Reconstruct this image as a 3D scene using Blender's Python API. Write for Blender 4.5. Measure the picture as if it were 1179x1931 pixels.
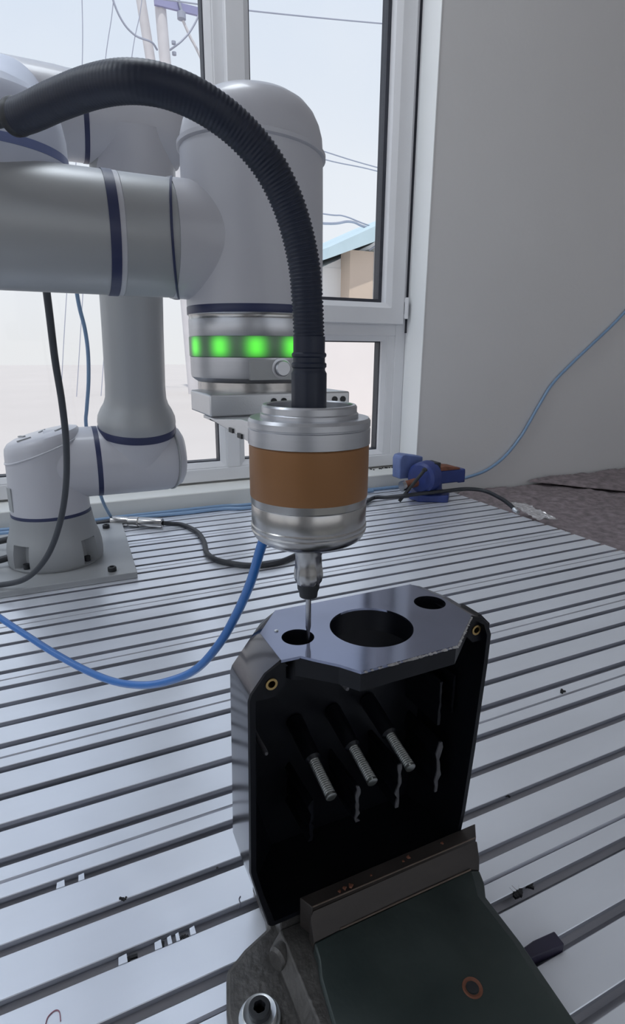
import bpy, bmesh, math, random
from mathutils import Vector, Matrix
from mathutils.geometry import tessellate_polygon
from mathutils import noise as mnoise

for o in list(bpy.data.objects):
    bpy.data.objects.remove(o, do_unlink=True)
S = bpy.context.scene
COL = S.collection
PI = math.pi
random.seed(7)

# ------------------------------------------------------------------ camera
cam = bpy.data.cameras.new('camera'); camo = bpy.data.objects.new('camera', cam); COL.objects.link(camo)
pitch, roll, yaw = 0.276620684, 0.00612299, -0.436774644
Fv = Vector((-math.cos(pitch)*math.sin(yaw), math.cos(pitch)*math.cos(yaw), -math.sin(pitch)))
R0 = Vector((math.cos(yaw), math.sin(yaw), 0)); U0 = R0.cross(Fv)
Rv = R0*math.cos(roll) + U0*math.sin(roll); Uv = -R0*math.sin(roll) + U0*math.cos(roll)
M = Matrix((Rv, Uv, -Fv)).transposed().to_4x4(); M.translation = Vector((0, 0, 0.40464))
camo.matrix_world = M
cam.sensor_fit = 'VERTICAL'; cam.sensor_height = 36.0; cam.lens = 36.0*1066.984/1931.0
cam.clip_start = 0.02; cam.clip_end = 300
S.camera = camo

# ------------------------------------------------------------------ world, sun, added lamps, exposure
w = bpy.data.worlds.new('sky'); S.world = w; w.use_nodes = True
nt = w.node_tree; nt.nodes.clear()
out = nt.nodes.new('ShaderNodeOutputWorld'); bg = nt.nodes.new('ShaderNodeBackground')
tc = nt.nodes.new('ShaderNodeTexCoord'); sx = nt.nodes.new('ShaderNodeSeparateXYZ'); cr = nt.nodes.new('ShaderNodeValToRGB')
nt.links.new(tc.outputs['Generated'], sx.inputs[0]); nt.links.new(sx.outputs['Z'], cr.inputs[0])
el = cr.color_ramp.elements
el[0].position = 0.0; el[0].color = (0.80, 0.79, 0.80, 1)
el[1].position = 0.75; el[1].color = (0.58, 0.68, 0.88, 1)
e = el.new(0.18); e.color = (0.82, 0.84, 0.89, 1)
e = el.new(0.42); e.color = (0.70, 0.76, 0.87, 1)
ns = nt.nodes.new('ShaderNodeTexNoise'); ns.inputs['Scale'].default_value = 2.2; ns.inputs['Detail'].default_value = 4
mp = nt.nodes.new('ShaderNodeMapRange'); mp.inputs[1].default_value = 0.45; mp.inputs[2].default_value = 0.75; mp.inputs[3].default_value = 0; mp.inputs[4].default_value = 0.5
mx = nt.nodes.new('ShaderNodeMixRGB'); mx.inputs[2].default_value = (0.9, 0.9, 0.92, 1)
nt.links.new(tc.outputs['Generated'], ns.inputs['Vector']); nt.links.new(ns.outputs[0], mp.inputs[0])
nt.links.new(mp.outputs[0], mx.inputs[0]); nt.links.new(cr.outputs[0], mx.inputs[1]); nt.links.new(mx.outputs[0], bg.inputs[0])
bg.inputs[1].default_value = 0.80
nt.links.new(bg.outputs[0], out.inputs[0])

sun = bpy.data.lights.new('sun', 'SUN'); sun.energy = 1.8; sun.angle = 0.02; sun.color = (1, 0.96, 0.9)
so = bpy.data.objects.new('sun', sun); COL.objects.link(so)
so.rotation_euler = Vector((0.15, 0.40, -0.90)).to_track_quat('-Z', 'Y').to_euler(); so.location = (-1, -3, 8)
FILL_W = 6.3
S.view_settings.view_transform = 'Standard'; S.view_settings.look = 'None'
S.view_settings.gamma = 1.0; S.view_settings.use_curve_mapping = False
S.view_settings.exposure = 0.50

# ------------------------------------------------------------------ helpers
def mat(name, col, rough=0.5, metal=0.0, var=0.0, vscale=20, vstretch=(1, 1, 1), bump=0.0, bscale=200, bstretch=(1, 1, 1),
        rvar=0.0, ior=1.5, coat=0.0, emit=None, estr=0, col2=None, detail=4):
    m = bpy.data.materials.new(name); m.use_nodes = True; n = m.node_tree.nodes; l = m.node_tree.links
    b = n['Principled BSDF']; b.inputs['Base Color'].default_value = (*col, 1)
    b.inputs['Roughness'].default_value = rough; b.inputs['Metallic'].default_value = metal
    b.inputs['IOR'].default_value = ior; b.inputs['Coat Weight'].default_value = coat
    t = n.new('ShaderNodeTexCoord')
    if var > 0 or rvar > 0:
        mpg = n.new('ShaderNodeMapping'); mpg.inputs['Scale'].default_value = vstretch
        no = n.new('ShaderNodeTexNoise'); no.inputs['Scale'].default_value = vscale; no.inputs['Detail'].default_value = detail
        l.new(t.outputs['Object'], mpg.inputs[0]); l.new(mpg.outputs[0], no.inputs['Vector'])
        if var > 0:
            r = n.new('ShaderNodeValToRGB')
            r.color_ramp.elements[0].position = 0.2; r.color_ramp.elements[1].position = 0.8
            c2 = col2 if col2 else tuple(max(0, c*(1-var)) for c in col)
            r.color_ramp.elements[0].color = (*c2, 1); r.color_ramp.elements[1].color = (*tuple(min(1, c*(1+var*0.5)) for c in col), 1)
            l.new(no.outputs[0], r.inputs[0]); l.new(r.outputs[0], b.inputs['Base Color'])
        if rvar > 0:
            rr = n.new('ShaderNodeMapRange'); rr.inputs[3].default_value = max(0.02, rough-rvar); rr.inputs[4].default_value = rough+rvar
            rr.inputs[1].default_value = 0.1; rr.inputs[2].default_value = 0.9
            l.new(no.outputs[0], rr.inputs[0]); l.new(rr.outputs[0], b.inputs['Roughness'])
    if bump > 0:
        mp2 = n.new('ShaderNodeMapping'); mp2.inputs['Scale'].default_value = bstretch
        n2 = n.new('ShaderNodeTexNoise'); n2.inputs['Scale'].default_value = bscale; n2.inputs['Detail'].default_value = 3
        bp = n.new('ShaderNodeBump'); bp.inputs['Strength'].default_value = bump; bp.inputs['Distance'].default_value = 0.002
        l.new(t.outputs['Object'], mp2.inputs[0]); l.new(mp2.outputs[0], n2.inputs['Vector']); l.new(n2.outputs[0], bp.inputs['Height'])
        l.new(bp.outputs[0], b.inputs['Normal'])
    if emit:
        b.inputs['Emission Color'].default_value = (*emit, 1); b.inputs['Emission Strength'].default_value = estr
    return m

MT = {}
MT['plaster'] = mat('wall plaster', (0.70, 0.69, 0.69), 0.85, var=0.05, vscale=1.6, bump=0.25, bscale=60)
MT['reveal'] = mat('old white plaster', (0.74, 0.75, 0.73), 0.8, var=0.12, vscale=3, bump=0.4, bscale=30)
MT['floor'] = mat('grey concrete', (0.34, 0.34, 0.33), 0.7, var=0.2, vscale=3, bump=0.2, bscale=40)
MT['ceil'] = mat('white ceiling paint', (0.82, 0.82, 0.82), 0.9, var=0.02, vscale=2)
MT['sill'] = mat('white sill board', (0.70, 0.70, 0.67), 0.55, var=0.12, vscale=6, vstretch=(0.3, 1, 1), bump=0.1, bscale=30)
MT['upvc'] = mat('white window plastic', (0.74, 0.74, 0.76), 0.35, var=0.04, vscale=8)
MT['gasket'] = mat('dark rubber seal', (0.03, 0.032, 0.045), 0.5, var=0.2, vscale=50)
MT['alu'] = mat('extruded aluminium', (0.84, 0.87, 0.93), 0.30, 0.5, var=0.09, vscale=9, vstretch=(0.5, 1.5, 1), rvar=0.04)
MT['slot'] = mat('dull slot metal', (0.56, 0.57, 0.62), 0.42, 0.7, var=0.3, vscale=30, vstretch=(0.2, 1, 1))  # darker, rougher metal for the inner slot faces
MT['bead'] = mat('bead blasted aluminium', (0.62, 0.63, 0.65), 0.35, 0.9, var=0.05, vscale=12, bump=0.05, bscale=900)
MT['brushed'] = mat('turned aluminium', (0.52, 0.53, 0.56), 0.34, 0.95, var=0.08, vscale=300, vstretch=(0.05, 0.05, 1))
MT['chrome'] = mat('polished steel', (0.46, 0.45, 0.44), 0.24, 1.0, var=0.06, vscale=200, vstretch=(0.1, 0.1, 1))
MT['steel'] = mat('tool steel', (0.42, 0.42, 0.44), 0.25, 1.0, var=0.1, vscale=80)
MT['brown'] = mat('brown spindle sleeve', (0.27, 0.125, 0.045), 0.42, 0.25, var=0.08, vscale=60, vstretch=(1, 1, 0.1))
MT['white'] = mat('light grey robot paint', (0.52, 0.52, 0.56), 0.38, var=0.03, vscale=5, coat=0.15)
MT['skylit'] = mat('sky tinted robot paint', (0.62, 0.66, 0.78), 0.4, var=0.03, vscale=5)  # reflected sky light put into the robot paint colour
MT['tube'] = mat('silver arm tube', (0.37, 0.38, 0.39), 0.40, 0.25, var=0.03, vscale=5)
MT['basegrey'] = mat('grey cast base', (0.33, 0.34, 0.35), 0.5, 0.1, var=0.06, vscale=14)
MT['navy'] = mat('navy joint ring', (0.022, 0.03, 0.09), 0.4, var=0.1, vscale=30)
MT['ring2'] = mat('faded blue ring', (0.16, 0.20, 0.40), 0.45, var=0.1, vscale=30)
MT['dark'] = mat('dark rubber', (0.018, 0.02, 0.024), 0.5, var=0.2, vscale=60)
MT['hose'] = mat('black corrugated plastic', (0.006, 0.011, 0.030), 0.5, var=0.15, vscale=60)
MT['cable'] = mat('black cable jacket', (0.02, 0.022, 0.028), 0.45, var=0.15, vscale=60)
MT['greycable'] = mat('dark grey cable jacket', (0.045, 0.05, 0.06), 0.42, var=0.1, vscale=60)
MT['blue'] = mat('blue air tube', (0.028, 0.17, 0.52), 0.3, var=0.06, vscale=25, coat=0.3)
MT['lightblue'] = mat('pale blue hose', (0.21, 0.33, 0.50), 0.35, var=0.1, vscale=15, coat=0.2)
MT['visebl'] = mat('blue cast iron', (0.025, 0.045, 0.19), 0.45, var=0.2, vscale=40, bump=0.2, bscale=150)
MT['visepale'] = mat('worn pale blue iron', (0.13, 0.18, 0.38), 0.45, 0.2, var=0.2, vscale=40)
MT['rust'] = mat('rusty iron', (0.22, 0.085, 0.05), 0.7, 0.2, var=0.5, vscale=60, bump=0.3, bscale=200)
MT['felt'] = mat('grey brown felt', (0.27, 0.225, 0.235), 0.95, var=0.45, vscale=45, bump=1.0, bscale=120, col2=(0.12, 0.10, 0.105))
MT['wood'] = mat('bench wood', (0.35, 0.25, 0.16), 0.6, var=0.3, vscale=8, vstretch=(0.3, 3, 1))
MT['gloss'] = mat('black gloss moulding', (0.10, 0.10, 0.115), 0.13, 0.85, var=0.25, vscale=25, rvar=0.04)
MT['topplate'] = mat('dark glossy machined face', (0.25, 0.27, 0.36), 0.11, 0.95, var=0.18, vscale=22, rvar=0.05)
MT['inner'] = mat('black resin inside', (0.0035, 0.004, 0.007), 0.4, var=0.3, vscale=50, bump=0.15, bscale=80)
MT['flash'] = mat('grey resin flash', (0.10, 0.10, 0.11), 0.5, var=0.5, vscale=90, bump=0.5, bscale=200)
MT['chips'] = mat('pale chipped resin', (0.34, 0.33, 0.33), 0.6, var=0.5, vscale=400)
MT['brass'] = mat('brass insert', (0.55, 0.38, 0.16), 0.3, 1.0, var=0.2, vscale=200)
MT['stud'] = mat('grey steel stud', (0.30, 0.31, 0.30), 0.35, 0.9, var=0.2, vscale=200)
MT['iron'] = mat('oily green black iron', (0.040, 0.052, 0.048), 0.42, 0.35, var=0.35, vscale=16, bump=0.35, bscale=55, col2=(0.022, 0.034, 0.034), rvar=0.08)
MT['jaw'] = mat('brown stained steel jaw', (0.048, 0.040, 0.036), 0.5, 0.3, var=0.35, vscale=40, vstretch=(0.4, 1, 1), bump=0.2, bscale=90)
MT['edge'] = mat('brown edge line', (0.16, 0.125, 0.10), 0.5, 0.4, var=0.3, vscale=60)
MT['castiron'] = mat('worn grey cast iron', (0.12, 0.115, 0.11), 0.5, 0.5, var=0.4, vscale=45, bump=0.6, bscale=160)
MT['zinc'] = mat('zinc plated steel', (0.75, 0.78, 0.80), 0.3, 0.9, var=0.1, vscale=100)
MT['swarf'] = mat('dark swarf', (0.03, 0.03, 0.032), 0.5, 0.5, var=0.5, vscale=200)
MT['purple'] = mat('dark purple plastic', (0.022, 0.018, 0.045), 0.5, var=0.2, vscale=80)
MT['marker'] = mat('red marker', (0.42, 0.20, 0.26), 0.6, var=0.3, vscale=200)
MT['pencil'] = mat('dark scribble', (0.12, 0.12, 0.16), 0.6, var=0.3, vscale=200)
MT['fillglow'] = mat('fill lamp diffuser', (0.9, 0.9, 0.9), 0.5, emit=(0.86, 0.93, 1.0), estr=2.4)
MT['foil'] = mat('clear crumpled film', (0.55, 0.53, 0.53), 0.25, 0.3, var=0.3, vscale=60, bump=0.6, bscale=80)
MT['snow'] = mat('pale pavement', (0.58, 0.53, 0.50), 0.9, var=0.05, vscale=0.4)
MT['yard'] = mat('pale pink render', (0.84, 0.78, 0.76), 0.85, var=0.04, vscale=1)
MT['house'] = mat('white render', (0.86, 0.86, 0.86), 0.8, var=0.03, vscale=1)
MT['beige'] = mat('beige render', (0.62, 0.51, 0.42), 0.8, var=0.05, vscale=1)
MT['roof'] = mat('pale blue sheet roof', (0.52, 0.66, 0.72), 0.5, var=0.08, vscale=2)
MT['concrete'] = mat('pale concrete pole', (0.62, 0.60, 0.62), 0.8, var=0.1, vscale=2)
MT['crossbar'] = mat('weathered violet grey steel', (0.30, 0.30, 0.48), 0.6, var=0.1, vscale=3)
MT['wire'] = mat('overhead wire', (0.34, 0.36, 0.44), 0.6, var=0.1, vscale=3)

gl = bpy.data.materials.new('window glass'); gl.use_nodes = True; n = gl.node_tree.nodes; l = gl.node_tree.links; n.clear()
o_ = n.new('ShaderNodeOutputMaterial'); tr = n.new('ShaderNodeBsdfTransparent'); tr.inputs[0].default_value = (0.95, 0.965, 0.97, 1)
gs = n.new('ShaderNodeBsdfGlossy'); gs.inputs['Roughness'].default_value = 0.02; fr = n.new('ShaderNodeFresnel'); fr.inputs[0].default_value = 1.45
ge = n.new('ShaderNodeNewGeometry'); iv = n.new('ShaderNodeMath'); iv.operation = 'SUBTRACT'; iv.inputs[0].default_value = 1.0; l.new(ge.outputs['Backfacing'], iv.inputs[1])
fx = n.new('ShaderNodeMath'); fx.operation = 'MULTIPLY'; l.new(fr.outputs[0], fx.inputs[0]); l.new(iv.outputs[0], fx.inputs[1])
mm = n.new('ShaderNodeMixShader'); l.new(fx.outputs[0], mm.inputs[0]); l.new(tr.outputs[0], mm.inputs[1]); l.new(gs.outputs[0], mm.inputs[2]); l.new(mm.outputs[0], o_.inputs[0])
MT['glass'] = gl

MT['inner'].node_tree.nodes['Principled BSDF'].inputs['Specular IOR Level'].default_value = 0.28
# green light ring: hot spots of the LEDs behind a translucent band
gm = bpy.data.materials.new('green light band'); gm.use_nodes = True; n = gm.node_tree.nodes; l = gm.node_tree.links
b = n['Principled BSDF']; b.inputs['Base Color'].default_value = (0.16, 0.22, 0.17, 1); b.inputs['Roughness'].default_value = 0.35
t = n.new('ShaderNodeTexCoord'); sp = n.new('ShaderNodeSeparateXYZ'); l.new(t.outputs['Object'], sp.inputs[0])
at = n.new('ShaderNodeMath'); at.operation = 'ARCTAN2'; l.new(sp.outputs['Y'], at.inputs[0]); l.new(sp.outputs['X'], at.inputs[1])
ad = n.new('ShaderNodeMath'); ad.operation = 'ADD'; ad.inputs[1].default_value = math.radians(109.4); l.new(at.outputs[0], ad.inputs[0])
ml = n.new('ShaderNodeMath'); ml.operation = 'MULTIPLY'; ml.inputs[1].default_value = 12; l.new(ad.outputs[0], ml.inputs[0])
co = n.new('ShaderNodeMath'); co.operation = 'COSINE'; l.new(ml.outputs[0], co.inputs[0])
m1 = n.new('ShaderNodeMapRange'); m1.inputs[1].default_value = -1.0; m1.inputs[2].default_value = 1.0; m1.inputs[3].default_value = 0.13; m1.inputs[4].default_value = 0.80
l.new(co.outputs[0], m1.inputs[0])
pw = n.new('ShaderNodeMath'); pw.operation = 'POWER'; pw.inputs[1].default_value = 1.9; l.new(m1.outputs[0], pw.inputs[0])
b.inputs['Emission Color'].default_value = (0.10, 1.0, 0.03, 1); z1 = n.new('ShaderNodeMath'); z1.operation = 'SUBTRACT'; z1.inputs[1].default_value = 0.0075; l.new(sp.outputs['Z'], z1.inputs[0])
z2 = n.new('ShaderNodeMath'); z2.operation = 'MULTIPLY'; z2.inputs[1].default_value = 130.0; l.new(z1.outputs[0], z2.inputs[0])
z3 = n.new('ShaderNodeMath'); z3.operation = 'POWER'; z3.inputs[1].default_value = 2.0; l.new(z2.outputs[0], z3.inputs[0])
z4 = n.new('ShaderNodeMath'); z4.operation = 'SUBTRACT'; z4.inputs[0].default_value = 1.05; z4.use_clamp = True; l.new(z3.outputs[0], z4.inputs[1])
z5 = n.new('ShaderNodeMath'); z5.operation = 'MULTIPLY'; l.new(z4.outputs[0], z5.inputs[0]); l.new(pw.outputs[0], z5.inputs[1])
l.new(z5.outputs[0], b.inputs['Emission Strength'])
MT['led'] = gm


class MB:
    """collects geometry in world coordinates; build() links it as one mesh object"""
    def __init__(s): s.v = []; s.f = []
    def add(s, vs, fs):
        k = len(s.v); s.v += [tuple(v) for v in vs]; s.f += [tuple(i+k for i in f) for f in fs]; return s
    def box(s, x0, x1, y0, y1, z0, z1, mtx=None):
        vs = [(x, y, z) for z in (z0, z1) for y in (y0, y1) for x in (x0, x1)]
        if mtx: vs = [mtx @ Vector(v) for v in vs]
        return s.add(vs, [(0, 2, 3, 1), (4, 5, 7, 6), (0, 1, 5, 4), (2, 6, 7, 3), (0, 4, 6, 2), (1, 3, 7, 5)])
    def lathe(s, prof, c=(0, 0, 0), axis=(0, 0, 1), seg=48, closed=False, fn=None, caps=True):
        # prof: (r, h) list along axis from c ; fn(angle, r, h) -> (r, h)
        ax = Vector(axis).normalized(); ref = Vector((1, 0, 0)) if abs(ax.x) < 0.9 else Vector((0, 1, 0))
        u = (ref - ax*ref.dot(ax)).normalized(); w_ = ax.cross(u); c = Vector(c); vs = []; fs = []
        for (r, h) in prof:
            for i in range(seg):
                a = 2*PI*i/seg; r2, h2 = fn(a, r, h) if fn else (r, h)
                vs.append(c + ax*h2 + (u*math.cos(a) + w_*math.sin(a))*r2)
        n_ = len(prof); rng = n_ if closed else n_-1
        for j in range(rng):
            for i in range(seg):
                a0 = j*seg+i; a1 = j*seg+(i+1) % seg; b0 = ((j+1) % n_)*seg+i; b1 = ((j+1) % n_)*seg+(i+1) % seg
                fs.append((a0, a1, b1, b0))
        if not closed and caps:
            if prof[0][0] > 1e-6: fs.append(tuple(range(seg))[::-1])
            if prof[-1][0] > 1e-6: fs.append(tuple((n_-1)*seg+i for i in range(seg)))
        return s.add(vs, fs)
    def cyl(s, a, b, r, r2=None, seg=24):
        a = Vector(a); b = Vector(b); return s.lathe([(r, 0), (r if r2 is None else r2, (b-a).length)], a, b-a, seg)
    def tube(s, pts, r, seg=12, rf=None, caps=True):
        pts = [Vector(p) for p in pts]; n_ = len(pts); vs = []; fs = []
        t0 = (pts[1]-pts[0]).normalized(); ref = Vector((0, 0, 1)) if abs(t0.z) < 0.9 else Vector((1, 0, 0))
        u = (ref - t0*ref.dot(t0)).normalized()
        for k, p in enumerate(pts):
            t = (pts[min(k+1, n_-1)] - pts[max(k-1, 0)]).normalized()
            u = (u - t*u.dot(t)).normalized(); w_ = t.cross(u)
            rr = rf(k/(n_-1)) if rf else r
            for i in range(seg):
                a = 2*PI*i/seg; vs.append(p + (u*math.cos(a)+w_*math.sin(a))*rr)
        for k in range(n_-1):
            for i in range(seg):
                fs.append((k*seg+i, k*seg+(i+1) % seg, (k+1)*seg+(i+1) % seg, (k+1)*seg+i))
        if caps: fs.append(tuple(range(seg))[::-1]); fs.append(tuple((n_-1)*seg+i for i in range(seg)))
        return s.add(vs, fs)
    def prism(s, outer, a0, a1, axis='z', holes=(), hseg=40):
        # polygon (2D) extruded along axis; z: (x,y); y: (x,z); x: (y,z); holes: (cx, cy, r)
        loops = [list(outer)] + [[(cx+r*math.cos(-2*PI*i/hseg), cy+r*math.sin(-2*PI*i/hseg)) for i in range(hseg)] for cx, cy, r in holes]
        flat = [p for lp in loops for p in lp]
        tris = tessellate_polygon([[Vector((p[0], p[1], 0)) for p in lp] for lp in loops])
        def P(p, a): return (p[0], p[1], a) if axis == 'z' else ((p[0], a, p[1]) if axis == 'y' else (a, p[0], p[1]))
        N = len(flat); vs = [P(p, a0) for p in flat] + [P(p, a1) for p in flat]; fs = []
        for tq in tris:
            fs.append(tuple(tq)); fs.append(tuple(i+N for i in tq[::-1]))
        k = 0
        for lp in loops:
            m_ = len(lp)
            for i in range(m_): fs.append((k+i, k+(i+1) % m_, k+(i+1) % m_+N, k+i+N))
            k += m_
        return s.add(vs, fs)
    def frame(s, x0, x1, z0, z1, prof):
        # mitred rectangular ring; prof: closed list of (inset, y)
        vs = []; m_ = len(prof)
        for (sx_, sz_) in ((0, 0), (1, 0), (1, 1), (0, 1)):
            for d, y in prof:
                vs.append((x1-d if sx_ else x0+d, y, z1-d if sz_ else z0+d))
        fs = [(c*m_+i, c*m_+(i+1) % m_, ((c+1) % 4)*m_+(i+1) % m_, ((c+1) % 4)*m_+i) for c in range(4) for i in range(m_)]
        return s.add(vs, fs)
    def build(s, name, m, parent=None, origin=None, smooth=35, bevel=0, bseg=2, uvn=True):
        me = bpy.data.meshes.new(name)
        if parent is not None: org = Vector(parent['_w'])
        elif origin is not None: org = Vector(origin)
        else:
            xs = [v[0] for v in s.v]; ys = [v[1] for v in s.v]; zs = [v[2] for v in s.v]
            org = Vector(((min(xs)+max(xs))/2, (min(ys)+max(ys))/2, min(zs)))
        loc = Vector((0, 0, 0)); base = org
        if parent is not None and origin is not None: base = Vector(origin); loc = base - org
        me.from_pydata([Vector(v)-base for v in s.v], [], s.f)
        bm = bmesh.new(); bm.from_mesh(me); bmesh.ops.remove_doubles(bm, verts=bm.verts, dist=1e-6)
        bmesh.ops.recalc_face_normals(bm, faces=bm.faces); bm.to_mesh(me); bm.free()
        me.materials.append(m)
        ob = bpy.data.objects.new(name, me); COL.objects.link(ob)
        if smooth:
            me.shade_smooth(); me.set_sharp_from_angle(angle=math.radians(smooth))
        if bevel:
            bv = ob.modifiers.new('bevel', 'BEVEL'); bv.width = bevel; bv.segments = bseg; bv.limit_method = 'ANGLE'; bv.angle_limit = math.radians(40)
        if parent is not None: ob.parent = parent; ob.location = loc
        else: ob.location = org
        ob['_w'] = tuple(base if (parent is not None and origin is not None) else org)
        return ob

def thing(name, loc, label=None, cat=None, group=None, kind=None):
    o = bpy.data.objects.new(name, None); COL.objects.link(o); o.location = loc; o.empty_display_size = 0.05; o['_w'] = tuple(loc)
    return tag(o, label, cat, group, kind)
def tag(o, label=None, cat=None, group=None, kind=None):
    if label: o['label'] = label
    if cat: o['category'] = cat
    if group: o['group'] = group
    if kind: o['kind'] = kind
    return o

def spline(pts, n=8):
    P = [Vector(p) for p in pts]; P = [P[0]*2-P[1]] + P + [P[-1]*2-P[-2]]; o = []
    for i in range(1, len(P)-2):
        a, b, c, d = P[i-1], P[i], P[i+1], P[i+2]
        for k in range(n):
            t = k/n
            o.append(0.5*((2*b) + (c-a)*t + (2*a-5*b+4*c-d)*t*t + (3*b-a-3*c+d)*t**3))
    o.append(P[-2]); return o
def resample(pts, step):
    o = [pts[0]]; acc = 0.0
    for a, b in zip(pts, pts[1:]):
        L = (b-a).length; d = step-acc
        while d <= L:
            o.append(a+(b-a)*(d/L)); d += step
        acc = (acc+L) % step
    return o
def arc(cx, cy, r, a0, a1, n):
    return [(cx+r*math.cos(math.radians(a0+(a1-a0)*i/n)), cy+r*math.sin(math.radians(a0+(a1-a0)*i/n))) for i in range(n+1)]

# ------------------------------------------------------------------ the room
FZ, CZ = -0.8, 3.1
XL, XR, YB = -2.2, 3.2, -3.0
OX0, OX1, OZ0, OZ1 = -1.3, 1.026, 0.045, 2.95
st = lambda ob: tag(ob, kind='structure')
st(MB().box(XL-0.1, XR+0.1, YB-0.1, 1.61, FZ-0.1, FZ).build('floor', MT['floor'], smooth=0))
st(MB().box(XL-0.1, XR+0.1, YB-0.1, 1.61, CZ, CZ+0.1).build('ceiling', MT['ceil'], smooth=0))
wb = MB(); wb.box(OX1, XR, 1.44, 1.61, FZ, CZ); wb.box(XL, OX0, 1.44, 1.61, FZ, CZ); wb.box(OX0, OX1, 1.44, 1.61, OZ1, CZ); wb.box(OX0, OX1, 1.44, 1.61, FZ, -0.001)
st(wb.build('wall_front', MT['plaster'], smooth=0))
wl_ = MB(); wl_.box(XL-0.1, XL, YB, 1.61, FZ, 0.0); wl_.box(XL-0.1, XL, YB, 1.61, 2.2, CZ); wl_.box(XL-0.1, XL, YB, -2.2, 0.0, 2.2); wl_.box(XL-0.1, XL, 1.1, 1.61, 0.0, 2.2)
st(wl_.build('wall_left', MT['plaster'], smooth=0))
st(MB().box(XR, XR+0.1, YB, 1.61, FZ, CZ).build('wall_right', MT['plaster'], smooth=0))
wr = MB(); wr.box(XL, XR, YB-0.1, YB, FZ, 0.0); wr.box(XL, XR, YB-0.1, YB, 2.2, CZ); wr.box(XL, -0.9, YB-0.1, YB, 0.0, 2.2); wr.box(2.9, XR, YB-0.1, YB, 0.0, 2.2)
st(wr.build('wall_back', MT['plaster'], smooth=0))
MT['litreveal'] = mat('window lit reveal plaster', (0.90, 0.91, 0.91), 0.6, var=0.05, vscale=3, bump=0.5, bscale=14)  # reveal plaster made whiter, window light put into its colour
st(MB().box(OX1-0.0008, OX1+0.002, 1.438, 1.53, 0.046, OZ1).build('trim_2', MT['litreveal'], smooth=0))
st(MB().box(OX0, OX1-0.001, 1.436, 1.61, 0.0, 0.045).build('trim_1', MT['sill'], bevel=0.003))
# dirt grains collected where the frame meets the sill
g = MB()
for i in range(60):
    x = 1.012-abs(random.gauss(0, 0.05)); y = 1.524-abs(random.gauss(0, 0.006)); r = random.uniform(0.001, 0.0035)
    g.lathe([(0, 0), (r, r*0.4), (r*0.7, r), (0, r*1.2)], (x, y, 0.0449), seg=6)
tag(g.build('window_dust', MT['swarf']), 'dark crumbs of dirt in the sill corner by the reveal', 'dirt', kind='stuff')

# ---- front window
W = thing('window_1', (-0.1, 1.53, 0.045), kind='structure')
fr_p = [(0, 1.53), (0.040, 1.53), (0.042, 1.536), (0.055, 1.545), (0.055, 1.585), (0, 1.585)]
def barp(x0, x1, z0, z1, nm):
    MB().box(x0, x1, z0 and 1.53, 1.585, z0, z1).build(nm, MT['upvc'], W, bevel=0.002)
MB().frame(OX0, 1.0255, 0.051, 2.948, [(0, 1.53), (0.036, 1.53), (0.036, 1.585), (0, 1.585)]).build('outer_frame', MT['upvc'], W, bevel=0.002)
MB().box(0.449, 0.487, 1.53, 1.585, 0.087, 2.912).build('mullion', MT['upvc'], W, bevel=0.002)
MB().box(-0.36, -0.31, 1.53, 1.585, 0.087, 2.912).build('mullion', MT['upvc'], W, bevel=0.002)
MB().box(0.487, 0.9895, 1.53, 1.585, 0.451, 0.492).build('transom', MT['upvc'], W, bevel=0.002)
def bead(x0, x1, z0, z1, nm='glazing_bead'):
    MB().frame(x0, x1, z0, z1, [(0, 1.533), (0.003, 1.533), (0.016, 1.541), (0.016, 1.552), (0, 1.552)]).build(nm, MT['upvc'], W, smooth=0)
    MB().frame(x0, x1, z0, z1, [(0.008, 1.552), (0.019, 1.552), (0.019, 1.580), (0.008, 1.580)]).build('rubber_seal', MT['gasket'], W, smooth=0)
    MB().box(x0+0.01, x1-0.01, 1.555, 1.559, z0+0.01, z1-0.01).build('glass_pane', MT['glass'], W, smooth=0)
bead(0.487, 0.9895-0.024, 0.087, 0.451)
MB().box(0.965, 0.9895, 1.532, 1.583, 0.087, 0.451).build('frame_filler', MT['upvc'], W, bevel=0.001)
bead(-0.31, 0.449, 0.087, 2.912)
bead(-1.264, -0.36, 0.087, 2.912)
# opening sash over the transom
sa = MB().frame(0.474, 1.004, 0.484, 2.925, [(0, 1.512), (0.002, 1.510), (0.045, 1.510), (0.060, 1.520), (0.060, 1.545), (0, 1.545)]).build('sash', MT['upvc'], W, smooth=0)
MB().frame(0.474, 1.004, 0.484, 2.925, [(0.052, 1.545), (0.071, 1.545), (0.071, 1.575), (0.052, 1.575)]).build('rubber_seal', MT['gasket'], W, smooth=0)
MB().box(0.53, 0.94, 1.550, 1.554, 0.54, 2.87).build('glass_pane', MT['glass'], W, smooth=0)
MB().prism([(1.0215, 1.5295), (1.0255, 1.5295), (1.0255, 1.5225)], 0.46, 2.9, 'z').build('gap_shadow_strip'.replace('gap_shadow_strip', 'shade_dirt_strip'), MT['gasket'], W, smooth=0)  # dark strip drawn in for the shadowed, dirty gap line beside the frame
MB().cyl((1.010, 1.507, 0.50), (1.010, 1.507, 0.56), 0.006).box(1.004, 1.016, 1.507, 1.53, 0.502, 0.512).box(1.004, 1.016, 1.507, 1.53, 0.548, 0.558).build('hinge', MT['upvc'], W)
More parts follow.
